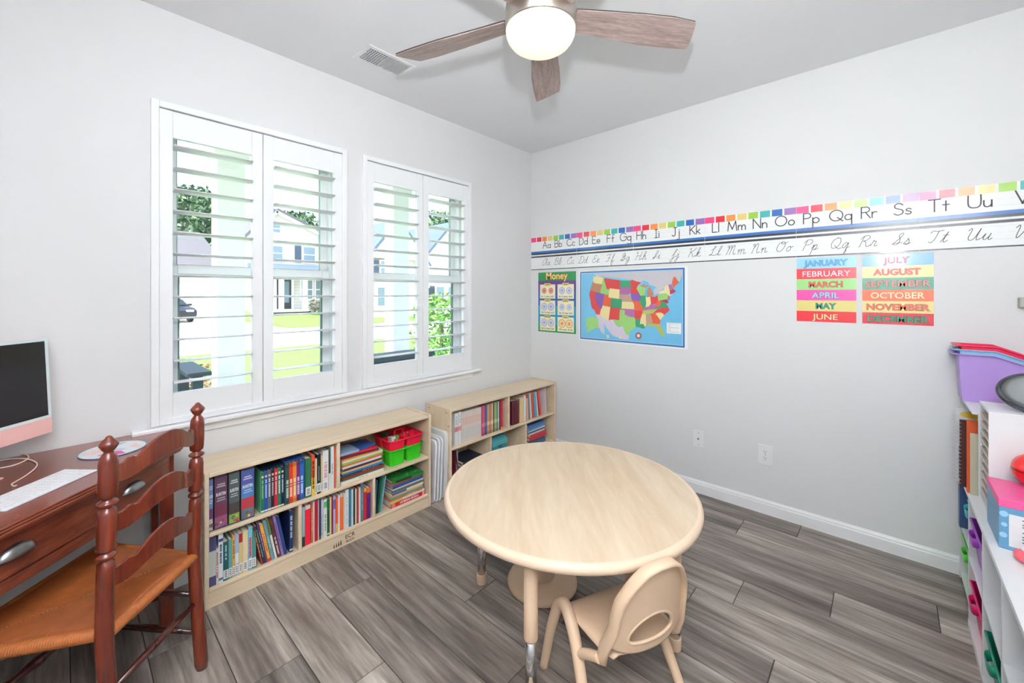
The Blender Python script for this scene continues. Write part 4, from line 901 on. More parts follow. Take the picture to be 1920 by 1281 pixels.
for z in (-.0205, .0205):
    s_ = MB().prism([(.017 * math.cos(q) , max(-.0145, min(.0145, .0175 * math.sin(q))) + z) for q in [2 * math.pi * k / 24 for k in range(24)]], .006, .0078, 'z', M=Matrix(((1, 0, 0, 0), (0, 0, -1, 0), (0, 1, 0, 0), (0, 0, 0, 1)))).obj('socket', M_WHITE, t)
    m = MB(); m.box((-.0075, -.0085, z + .001), (-.0055, -.0077, z + .010)); m.box((.0055, -.0085, z + .002), (.0075, -.0077, z + .009)); m.lathe([(.0026, 0), (.0026, .0008)], 10, M=Matrix.Translation((0, -.0077, z - .007)) @ Matrix.Rotation(R(90), 4, 'X'))
    m.obj('slots', M_SLOT, s_)
MB().lathe([(.003, 0), (.002, .001)], 8, M=Matrix.Translation((0, -.006, 0)) @ Matrix.Rotation(R(90), 4, 'X')).obj('screw', M_PEWTER, t)
# small grey device with dark knob at the right edge
gx_, _, gz_ = onY(1924, 567, YW - .02)
t = thing('wall_holder', 'small grey box with a dark tab on far wall above the bins', 'wall holder', (gx_ + .01, YW, gz_))
boxo('box', (-.032, -.035, -.025), (.03, -.0004, .022), mat('grey_holder', (170, 170, 164), .5), t, .004)
boxo('tab', (-.012, -.03, .03), (.02, -.02, .062), M_BLACK, t, .003); boxo('clip', (-.006, -.02, .02), (.01, -.0004, .05), M_WHITE, t)

# ------------------------------------------------------------------ alphabet strips
def stroke(mb, pts, w, M, mi=0, smooth=True):
    """flat pen line through points (x, y) in card space"""
    P = smooth_path([(x, y, 0) for x, y in pts], 4) if smooth and len(pts) > 2 else [Vector((x, y, 0)) for x, y in pts]
    v = []; f = []; n = len(P)
    for i, p in enumerate(P):
        d = P[min(i + 1, n - 1)] - P[max(i - 1, 0)]
        if d.length < 1e-9: d = Vector((1, 0, 0))
        d.normalize(); q = Vector((-d.y, d.x, 0)) * (w / 2); e = d * (w / 2) * (1 if i == n - 1 else -1 if i == 0 else 0)
        v += [p + q + e, p - q + e]
    for i in range(n - 1): f.append((2 * i, 2 * i + 1, 2 * i + 3, 2 * i + 2))
    mb.add(v, f, mi, False, M)
def E(cx, cy, rx, ry, a0, a1, n=10): return [(cx + rx * math.cos(R(a0 + (a1 - a0) * i / n)), cy + ry * math.sin(R(a0 + (a1 - a0) * i / n))) for i in range(n + 1)]
L = lambda *p: list(p)
# print hand: capital height 1, x height .5; each entry (width, [strokes])
PR = {
 'A': (.85, [[(0, 0), (.42, 1)], [(.42, 1), (.85, 0)], [(.16, .37), (.69, .37)]]), 'a': (.5, [E(.25, .25, .25, .25, 0, 360, 14), [(.5, .5), (.5, 0)]]),
 'B': (.6, [[(0, 0), (0, 1)], [(0, 1), (.3, 1)] + E(.3, .76, .25, .24, 90, -90) + [(0, .52)], [(0, .52), (.33, .52)] + E(.33, .26, .27, .26, 90, -90) + [(0, 0)]]), 'b': (.5, [[(0, 1), (0, 0)], E(.25, .25, .25, .25, 180, -180, 14)]),
 'C': (.8, [E(.48, .5, .48, .5, 45, 315, 14)]), 'c': (.45, [E(.25, .25, .25, .25, 45, 315, 12)]),
 'D': (.7, [[(0, 0), (0, 1)], [(0, 1), (.25, 1)] + E(.25, .5, .45, .5, 90, -90, 12) + [(0, 0)]]), 'd': (.5, [E(.25, .25, .25, .25, 0, 360, 14), [(.5, 1), (.5, 0)]]),
 'E': (.55, [[(0, 0), (0, 1)], [(0, 1), (.55, 1)], [(0, .52), (.45, .52)], [(0, 0), (.55, 0)]]), 'e': (.5, [[(0, .25), (.5, .25)] + E(.25, .25, .25, .25, 0, 315, 12)]),
 'F': (.55, [[(0, 0), (0, 1)], [(0, 1), (.55, 1)], [(0, .52), (.45, .52)]]), 'f': (.35, [[(.38, .93), (.28, 1), (.17, .9), (.15, .7), (.15, 0)], [(0, .5), (.32, .5)]]),
 'G': (.9, [E(.48, .5, .48, .5, 45, 360, 16), [(.96, .5), (.55, .5)]]), 'g': (.5, [E(.25, .25, .25, .25, 0, 360, 14), [(.5, .5), (.5, -.25), (.38, -.45), (.2, -.46), (.04, -.36)]]),
 'H': (.65, [[(0, 0), (0, 1)], [(.65, 0), (.65, 1)], [(0, .52), (.65, .52)]]), 'h': (.42, [[(0, 1), (0, 0)], [(0, .3), (.1, .45), (.24, .5), (.38, .42), (.42, .25), (.42, 0)]]),
 'I': (.35, [[(.17, 0), (.17, 1)], [(0, 1), (.35, 1)], [(0, 0), (.35, 0)]]), 'i': (.05, [[(.02, 0), (.02, .5)], [(.02, .68), (.02, .71)]]),
 'J': (.5, [[(.38, 1), (.38, .25), (.3, .04), (.15, 0), (0, .12)], [(.2, 1), (.56, 1)]]), 'j': (.2, [[(.2, .5), (.2, -.3), (.12, -.44), (-.04, -.4)], [(.2, .68), (.2, .71)]]),
 'K': (.6, [[(0, 0), (0, 1)], [(.6, 1), (.02, .45)], [(.15, .58), (.62, 0)]]), 'k': (.4, [[(0, 0), (0, 1)], [(.36, .5), (.02, .2)], [(.12, .28), (.4, 0)]]),
 'L': (.5, [[(0, 1), (0, 0)], [(0, 0), (.5, 0)]]), 'l': (.05, [[(.02, 0), (.02, 1)]]),
 'M': (.9, [[(0, 0), (.1, 1)], [(.1, 1), (.45, .15)], [(.45, .15), (.8, 1)], [(.8, 1), (.9, 0)]]), 'm': (.7, [[(0, .5), (0, 0)], [(0, .3), (.1, .47), (.22, .5), (.33, .4), (.35, .25), (.35, 0)], [(.35, .3), (.45, .47), (.57, .5), (.68, .4), (.7, .25), (.7, 0)]]),
 'N': (.7, [[(0, 0), (0, 1)], [(0, 1), (.7, 0)], [(.7, 0), (.7, 1)]]), 'n': (.42, [[(0, .5), (0, 0)], [(0, .3), (.1, .45), (.24, .5), (.38, .42), (.42, .25), (.42, 0)]]),
 'O': (1, [E(.5, .5, .5, .5, 90, 450, 20)]), 'o': (.5, [E(.25, .25, .25, .25, 90, 450, 14)]),
 'P': (.6, [[(0, 0), (0, 1)], [(0, 1), (.32, 1)] + E(.32, .75, .27, .25, 90, -90) + [(0, .5)]]), 'p': (.5, [[(0, .5), (0, -.45)], E(.25, .25, .25, .25, 180, -180, 14)]),
 'Q': (1, [E(.5, .5, .5, .5, 90, 450, 20), [(.6, .3), (1, -.05)]]), 'q': (.5, [E(.25, .25, .25, .25, 0, 360, 14), [(.5, .5), (.5, -.45)]]),
 'R': (.6, [[(0, 0), (0, 1)], [(0, 1), (.32, 1)] + E(.32, .76, .26, .24, 90, -90) + [(0, .52)], [(.3, .52), (.62, 0)]]), 'r': (.3, [[(0, .5), (0, 0)], [(0, .3), (.1, .45), (.22, .5), (.32, .46)]]),
 'S': (.6, [[(.58, .85), (.42, .98), (.2, .98), (.05, .82), (.1, .62), (.3, .52), (.52, .42), (.6, .24), (.48, .05), (.22, 0), (.02, .12)]]), 's': (.35, [[(.34, .42), (.2, .5), (.06, .43), (.06, .32), (.2, .26), (.34, .18), (.32, .05), (.16, 0), (.01, .07)]]),
 'T': (.7, [[(.35, 0), (.35, 1)], [(0, 1), (.7, 1)]]), 't': (.35, [[(.17, .8), (.17, 0)], [(0, .5), (.35, .5)]]),
 'U': (.7, [[(0, 1), (0, .35), (.1, .08), (.35, 0), (.6, .08), (.7, .35), (.7, 1)]]), 'u': (.42, [[(0, .5), (0, .2), (.06, .04), (.2, 0), (.34, .06), (.42, .2)], [(.42, .5), (.42, 0)]]),
 'V': (.7, [[(0, 1), (.35, 0)], [(.35, 0), (.7, 1)]]), 'v': (.4, [[(0, .5), (.2, 0)], [(.2, 0), (.4, .5)]])}
# joined hand
CU = {
 'A': (.9, [[(.72, .85), (.5, 1), (.2, .8), (.04, .35), (.16, .02), (.42, .1), (.66, .5), (.8, 1), (.74, .4), (.78, .05), (.92, .06)]]), 'a': (.55, [[(.4, .42), (.25, .5), (.05, .3), (.06, .05), (.2, .02), (.36, .25), (.44, .5), (.42, .12), (.5, .0), (.62, .12)]]),
 'B': (.75, [[(.2, .95), (.16, .5), (.1, 0)], [(.02, .7), (.2, .95), (.5, 1), (.65, .8), (.5, .58), (.28, .52), (.58, .48), (.7, .25), (.5, .02), (.25, .02), (.1, .12)]]), 'b': (.5, [[(0, .05), (.18, .5), (.32, .95), (.22, 1), (.12, .6), (.1, .12), (.22, 0), (.38, .15), (.36, .42), (.5, .45)]]),
 'C': (.7, [[(.4, .7), (.5, .9), (.62, .95), (.6, .78), (.66, .95), (.5, 1), (.2, .8), (.04, .4), (.14, .05), (.4, .02), (.68, .2)]]), 'c': (.4, [[(.34, .4), (.3, .5), (.12, .42), (.04, .2), (.14, .0), (.3, .04), (.46, .18)]]),
 'D': (.85, [[(.3, .95), (.24, .5), (.12, .1), (.02, .12), (.12, .02), (.5, .0), (.78, .3), (.78, .75), (.5, 1), (.2, .92), (.14, .8)]]), 'd': (.55, [[(.4, .42), (.25, .5), (.05, .3), (.06, .05), (.2, .02), (.36, .3), (.5, 1), (.42, .2), (.48, .0), (.62, .12)]]),
 'E': (.65, [[(.56, .82), (.5, .98), (.28, .95), (.2, .72), (.36, .56), (.46, .55), (.2, .48), (.04, .25), (.18, .02), (.42, .02), (.62, .2)]]), 'e': (.4, [[(.02, .12), (.2, .25), (.34, .42), (.24, .5), (.1, .3), (.12, .04), (.28, .0), (.44, .14)]]),
 'F': (.75, [[(.0, .82), (.14, .98), (.4, .93), (.75, 1)], [(.48, .92), (.4, .3), (.2, .0), (.02, .1)], [(.24, .48), (.58, .48)]]), 'f': (.45, [[(.0, .05), (.2, .5), (.34, .95), (.24, 1), (.16, .6), (.1, -.3), (.2, -.48), (.26, -.2), (.16, .0), (.3, .04), (.46, .16)]]),
 'G': (.75, [[(.02, .05), (.3, .4), (.52, .9), (.42, 1), (.24, .8), (.26, .52), (.46, .5), (.62, .78), (.52, .2), (.3, .0), (.06, .1), (.4, .12), (.7, .3)]]), 'g': (.5, [[(.4, .42), (.24, .5), (.05, .3), (.08, .05), (.22, .05), (.42, .48), (.36, -.2), (.2, -.5), (.08, -.38), (.26, -.12), (.54, .12)]]),
 'H': (.95, [[(.02, .85), (.14, 1), (.22, .85), (.16, .3), (.08, 0)], [(.8, 1), (.66, .5), (.6, .05), (.7, .02), (.9, .2)], [(.16, .48), (.4, .52), (.7, .5)]]), 'h': (.5, [[(0, .05), (.2, .5), (.32, .95), (.22, 1), (.14, .6), (.06, 0)], [(.08, .2), (.24, .48), (.36, .44), (.34, .1), (.42, .0), (.54, .14)]]),
 'I': (.6, [[(.1, .1), (.34, .45), (.56, .9), (.44, 1), (.3, .7), (.24, .2), (.1, .02), (.02, .18), (.2, .2), (.48, .3)]]), 'i': (.25, [[(0, .1), (.16, .5), (.1, .1), (.18, .0), (.3, .12)], [(.2, .68), (.21, .71)]]),
 'J': (.6, [[(.1, .2), (.36, .6), (.58, .95), (.44, 1), (.34, .6), (.26, -.2), (.1, -.48), (.0, -.3), (.2, -.05), (.6, .2)]]), 'j': (.3, [[(0, .1), (.2, .5), (.16, -.2), (.02, -.48), (-.06, -.3), (.12, -.08), (.34, .12)], [(.24, .68), (.25, .71)]]),
 'K': (.85, [[(.04, .85), (.16, 1), (.22, .85), (.16, .3), (.08, 0)], [(.78, 1), (.5, .7), (.22, .52), (.4, .45), (.54, .08), (.66, .0), (.84, .16)]]), 'k': (.5, [[(0, .05), (.2, .5), (.32, .95), (.22, 1), (.14, .6), (.06, 0)], [(.08, .15), (.26, .48), (.38, .42), (.16, .24), (.3, .06), (.4, .0), (.54, .14)]]),
 'L': (.75, [[(.1, .6), (.3, .75), (.52, .98), (.38, 1), (.3, .6), (.22, .15), (.05, .02), (.0, .12), (.14, .14), (.4, .02), (.6, .02), (.76, .18)]]), 'l': (.32, [[(0, .05), (.2, .5), (.32, .92), (.22, 1), (.12, .6), (.12, .08), (.22, .0), (.36, .14)]]),
 'M': (1.1, [[(.02, .8), (.14, .98), (.18, .7), (.08, 0)], [(.14, .5), (.34, .95), (.46, .9), (.42, .4), (.38, .02)], [(.42, .5), (.62, .95), (.74, .9), (.72, .3), (.8, .0), (.98, .14)]]), 'm': (.8, [[(0, .3), (.1, .5), (.12, .3), (.08, 0)], [(.1, .25), (.26, .5), (.36, .42), (.34, 0)], [(.35, .25), (.52, .5), (.62, .42), (.62, .08), (.7, .0), (.84, .14)]]),
 'N': (.85, [[(.02, .8), (.14, .98), (.18, .7), (.08, 0)], [(.14, .5), (.36, .95), (.5, .9), (.5, .3), (.58, .0), (.8, .14)]]), 'n': (.55, [[(0, .3), (.1, .5), (.12, .3), (.08, 0)], [(.1, .25), (.28, .5), (.38, .42), (.38, .08), (.46, .0), (.6, .14)]]),
 'O': (.85, [[(.45, 1), (.18, .85), (.04, .4), (.2, .04), (.5, .08), (.7, .5), (.62, .92), (.4, .98), (.36, .8), (.56, .78), (.86, .95)]]), 'o': (.5, [[(.26, .5), (.06, .32), (.08, .05), (.24, .02), (.38, .25), (.3, .48), (.34, .38), (.56, .46)]]),
 'P': (.7, [[(.22, .95), (.16, .5), (.08, 0)], [(.02, .7), (.2, .95), (.52, 1), (.68, .78), (.5, .55), (.24, .5)]]), 'p': (.5, [[(0, .1), (.14, .5), (.08, -.1), (.02, -.5)], [(.1, .2), (.28, .5), (.4, .35), (.3, .05), (.14, .04), (.32, .02), (.54, .14)]]),
 'Q': (.85, [[(.4, 1), (.14, .8), (.04, .4), (.2, .04), (.5, .1), (.7, .5), (.6, .92), (.36, .96)], [(.3, .3), (.5, .1), (.7, -.05), (.86, .05)]]), 'q': (.5, [[(.4, .42), (.24, .5), (.05, .3), (.08, .05), (.22, .05), (.42, .48), (.36, -.1), (.3, -.5), (.42, -.35), (.38, -.05), (.56, .12)]]),
 'R': (.8, [[(.22, .95), (.16, .5), (.08, 0)], [(.02, .7), (.2, .95), (.5, 1), (.64, .8), (.46, .58), (.24, .52), (.42, .45), (.54, .08), (.66, .0), (.82, .16)]]), 'r': (.4, [[(0, .05), (.14, .52), (.18, .44), (.32, .44), (.26, .1), (.34, .0), (.46, .12)]]),
 'S': (.7, [[(.02, .05), (.3, .4), (.56, .9), (.44, 1), (.3, .8), (.44, .5), (.44, .15), (.24, .0), (.06, .12), (.3, .14), (.66, .2)]]), 's': (.42, [[(0, .05), (.18, .35), (.22, .52), (.34, .2), (.24, .0), (.08, .06), (.3, .04), (.46, .14)]]),
 'T': (.75, [[(.02, .82), (.14, .98), (.4, .93), (.75, 1)], [(.48, .92), (.4, .3), (.24, .02), (.08, .1)]]), 't': (.35, [[(0, .05), (.14, .4), (.26, .85), (.14, .2), (.2, .0), (.38, .14)], [(.04, .58), (.34, .58)]]),
 'U': (.85, [[(.02, .8), (.14, .98), (.2, .8), (.14, .25), (.28, .02), (.5, .2), (.68, .95), (.6, .3), (.66, .02), (.84, .14)]]), 'u': (.5, [[(0, .15), (.14, .5), (.08, .12), (.2, .02), (.36, .25), (.42, .5), (.36, .1), (.44, .0), (.56, .12)]]),
 'V': (.8, [[(.02, .8), (.14, .98), (.2, .8), (.18, .2), (.26, .0), (.46, .4), (.6, .85), (.8, .98)]]), 'v': (.5, [[(0, .3), (.1, .5), (.12, .2), (.2, .0), (.38, .3), (.4, .46), (.56, .42)]])}
cent = dict(zip('ABCDEFGHIJKLMNOPQRSTUV', (1025, 1047, 1070.5, 1094, 1118, 1145, 1173, 1202.5, 1232, 1267, 1303, 1342, 1381, 1425, 1471.5, 1521, 1576, 1629, 1692, 1760, 1837, 1928)))
cent = {k: onY(v, 450, YW)[0] for k, v in cent.items()}
segx = [.002, .515, 1.043, 1.574, 2.104, 2.638, 3.168]
SQ = [(232, 66, 130), (218, 36, 58), (236, 140, 66), (222, 198, 118), (150, 196, 66), (58, 172, 170), (36, 98, 176), (150, 106, 176)]
SQM = [rgbm(c, .3, 'square', .5) for c in SQ]
M_BLUEL = rgbm((44, 104, 176), .3, 'rule', .5); M_BLKL = rgbm((40, 44, 54), .3, 'rule', .5); M_GREYL = rgbm((188, 192, 194), .4, 'rule')
def wv(x, z, d): return (x, YW - d, z)
for s in range(6):
    xa, xb = segx[s] + .0008, segx[s + 1] - .0008
    let = [k for k in cent if xa <= cent[k] < xb]
    rng = '%s to %s' % (let[0], let[-1]) if len(let) > 1 else (let[0] if let else 'V')
    for row in (0, 1):
        z0, z1 = (1.7665, 1.931) if row == 0 else (1.625, 1.7655)
        t = boxo('alphabet_card', (xa, YW - .0012, z0), (xb, YW - .0003, z1), M_CARD)
        tag(t, 'laminated %s alphabet card on far wall showing letters %s' % ('print' if row == 0 else 'cursive', rng), 'alphabet card', 'print alphabet cards' if row == 0 else 'cursive alphabet cards')
        ln = MB()
        if row == 0:
            q = MB(); pitch = (xb - xa) / 8
            for i in range(8):
                a = xa + pitch * i + (.0 if i == 0 else .005); b_ = xa + pitch * (i + 1) - (.0 if i == 7 else .005)
                q.add([wv(a, 1.889, .0014), wv(b_, 1.889, .0014), wv(b_, 1.9305, .0014), wv(a, 1.9305, .0014)], [(0, 1, 2, 3)], i)
            q.obj('colour_squares', SQM, t)
            for za, zb, mi in ((1.799, 1.781, 0), (1.781, 1.767, 1), (1.8245, 1.8238, 2)): ln.add([wv(xa, zb, .0014), wv(xb, zb, .0014), wv(xb, za, .0014), wv(xa, za, .0014)], [(0, 1, 2, 3)], mi)
            for i in range(14):
                a = xa + (xb - xa) * i / 14; ln.add([wv(a, 1.8555, .0014), wv(a + .02, 1.8555, .0014), wv(a + .02, 1.8562, .0014), wv(a, 1.8562, .0014)], [(0, 1, 2, 3)], 2)
        else:
            for za, zb, mi in ((1.755, 1.741, 1), (1.632, 1.625, 1), (1.6645, 1.6638, 2), (1.7275, 1.7268, 2)): ln.add([wv(xa, zb, .0014), wv(xb, zb, .0014), wv(xb, za, .0014), wv(xa, za, .0014)], [(0, 1, 2, 3)], mi)
            for i in range(14):
                a = xa + (xb - xa) * i / 14; ln.add([wv(a, 1.6955, .0014), wv(a + .02, 1.6955, .0014), wv(a + .02, 1.6962, .0014), wv(a, 1.6962, .0014)], [(0, 1, 2, 3)], 2)
        ln.obj('ruled_lines', [M_BLUEL, M_BLKL, M_GREYL], t)
        for k in let:
            H_ = .061; base = 1.8242 if row == 0 else 1.6642; D = PR if row == 0 else CU; gap = .16 if row == 0 else .06
            w1, s1 = D[k]; w2, s2 = D[k.lower()]; tot = (w1 + gap + w2) * H_ * .98; x = cent[k] - tot / 2
            for st_, off in ((s1, 0), (s2, (w1 + gap) * H_ * .98)):
                lt = MB()
                for pl in st_:
                    sh = .28 if row else 0
                    pp = [(off + px * H_ * .98 + py * H_ * sh, py * H_) for px, py in pl]
                    stroke(lt, pp, .0058 if row == 0 else .0028, wallM(x - (.5 * H_ * sh), base, .0017))
                lt.obj('letter', M_INK, t)


# ------------------------------------------------------------------ money poster
def quad(mb, x0, z0, x1, z1, d, mi=0): mb.add([wv(x0, z0, d), wv(x1, z0, d), wv(x1, z1, d), wv(x0, z1, d)], [(0, 1, 2, 3)], mi)
px0, px1, pz0, pz1 = .088, .508, 1.048, 1.599
t = boxo('money_poster', (px0, YW - .0012, pz0), (px1, YW - .0003, pz1), rgbm((34, 140, 72), .35, 'poster', .5))
tag(t, 'green Money poster with six panels of coins on the far wall', 'poster')
h = pz1 - pz0; w = px1 - px0
m = MB()
quad(m, px0, pz1 - .30 * h, px1, pz1 - .145 * h, .0014, 0); quad(m, px0, pz1 - .56 * h, px1, pz1 - .30 * h, .0014, 1); quad(m, px0, pz0 + .12 * h, px1, pz1 - .56 * h, .0014, 2); quad(m, px0, pz0 + .02 * h, px1, pz0 + .12 * h, .0014, 3)
m.obj('colour_field', [rgbm((104, 58, 140), .4, 'poster', .5), rgbm((48, 92, 168), .4, 'poster', .5), rgbm((24, 146, 188), .4, 'poster', .5), rgbm((34, 146, 76), .4, 'poster', .5)], t)
m = MB(); put_text(m, 'Money', .088, wallM(px0 + w * .5, pz1 - .118 * h, .0016), 0, .004); put_text(m, 'Money', .088, wallM(px0 + w * .5, pz1 - .118 * h, .0019), 1, .0012)
m.obj('lettering', [rgbm((206, 78, 40), .4, 'poster'), rgbm((248, 222, 140), .4, 'poster')], t)
coins = [('penny', (190, 112, 88)), ('nickel', (168, 172, 196)), ('dime', (168, 172, 196)), ('quarter', (168, 172, 196)), ('half dollar', (176, 178, 196)), ('dollar', (206, 168, 112))]
for i, (nm, rgb) in enumerate(coins):
    cx0 = px0 + w * (.05 + .48 * (i % 2)); cx1 = cx0 + w * .42; cz1 = pz1 - h * (.205 + .268 * (i // 2)); cz0 = cz1 - h * .235
    c = MB(); quad(c, cx0, cz0, cx1, cz1, .0017, 0); quad(c, (cx0 + cx1) / 2 - w * .085, cz1 - .012, (cx0 + cx1) / 2 + w * .085, cz1 + .012, .0019, 1)
    for k in (.28, .72):
        for rr_, mi, d in ((.034, 2, .002), (.028, 3, .0022), (.014, 2, .0024)):
            cxx = cx0 + (cx1 - cx0) * k; czz = cz0 + (cz1 - cz0) * .56; rq = rr_ * (.8 + .12 * (i % 3) + (.12 if i > 3 else 0))
            c.add([wv(cxx + rq * math.cos(a), czz + rq * math.sin(a), d) for a in [2 * math.pi * q / 16 for q in range(16)]], [tuple(range(16))], mi)
    put_text(c, nm, .017, wallM((cx0 + cx1) / 2, cz1 - .006, .0021), 4, .0004)
    put_text(c, ['1¢  1 cent  $.01', '5¢  5 cents  $.05', '10¢  10 cents  $.10', '25¢  25 cents  $.25', '50¢  50 cents  $.50', '100 cents  $1.00'][i], .019, wallM((cx0 + cx1) / 2, cz0 + .013, .0021), 4, .0004, (cx1 - cx0) * .82)
    c.obj('coin_panel', [rgbm((246, 240, 206), .4, 'poster', .4), rgbm((226, 200, 110), .4, 'poster'), rgbm(rgb, .4, 'poster'), rgbm(tuple(min(255, v + 46) for v in rgb), .4, 'poster'), M_INK], t)

# ------------------------------------------------------------------ map of the United States
mx0, mx1, mz0, mz1 = .552, 1.437, 1.012, 1.590
t = boxo('map_poster', (mx0 - .012, YW - .0012, mz0 - .012), (mx1 + .022, YW - .0003, mz1 + .008), M_CARD)
tag(t, 'laminated map of the United States with blue border on the far wall', 'map')
m = MB(); quad(m, mx0, mz0, mx1, mz1, .0014, 0); quad(m, mx0 + .012, mz0 + .012, mx1 - .012, mz1 - .012, .0016, 2); quad(m, mx0 + .016, mz0 + .016, mx1 - .016, mz1 - .016, .0018, 1)
m.obj('sea', [rgbm((46, 104, 168), .35, 'map', .5), rgbm((110, 186, 224), .35, 'map', .5), rgbm((190, 220, 236), .35, 'map')], t)
def alb(lo, la):
    p1, p2, p0 = R(29.5), R(45.5), R(37.5); n = (math.sin(p1) + math.sin(p2)) / 2; C = math.cos(p1) ** 2 + 2 * n * math.sin(p1)
    r = math.sqrt(C - 2 * n * math.sin(R(la))) / n; r0 = math.sqrt(C - 2 * n * math.sin(p0)) / n; q = n * R(lo + 96)
    return 1.029 + 1.047 * r * math.sin(q), 1.288 + 1.08 * (r0 - r * math.cos(q))
MCOL = dict(r=(204, 60, 62), o=(218, 92, 58), t=(232, 216, 156), g=(52, 148, 104), l=(150, 200, 112), v=(126, 84, 170), m=(170, 100, 160), b=(178, 124, 92), n=(182, 152, 128), y=(172, 182, 92), x=(198, 194, 200), d=(164, 54, 78), p=(214, 204, 222))
keys = list(MCOL); MM = [rgbm(MCOL[k], .38, 'map', .4) for k in keys]
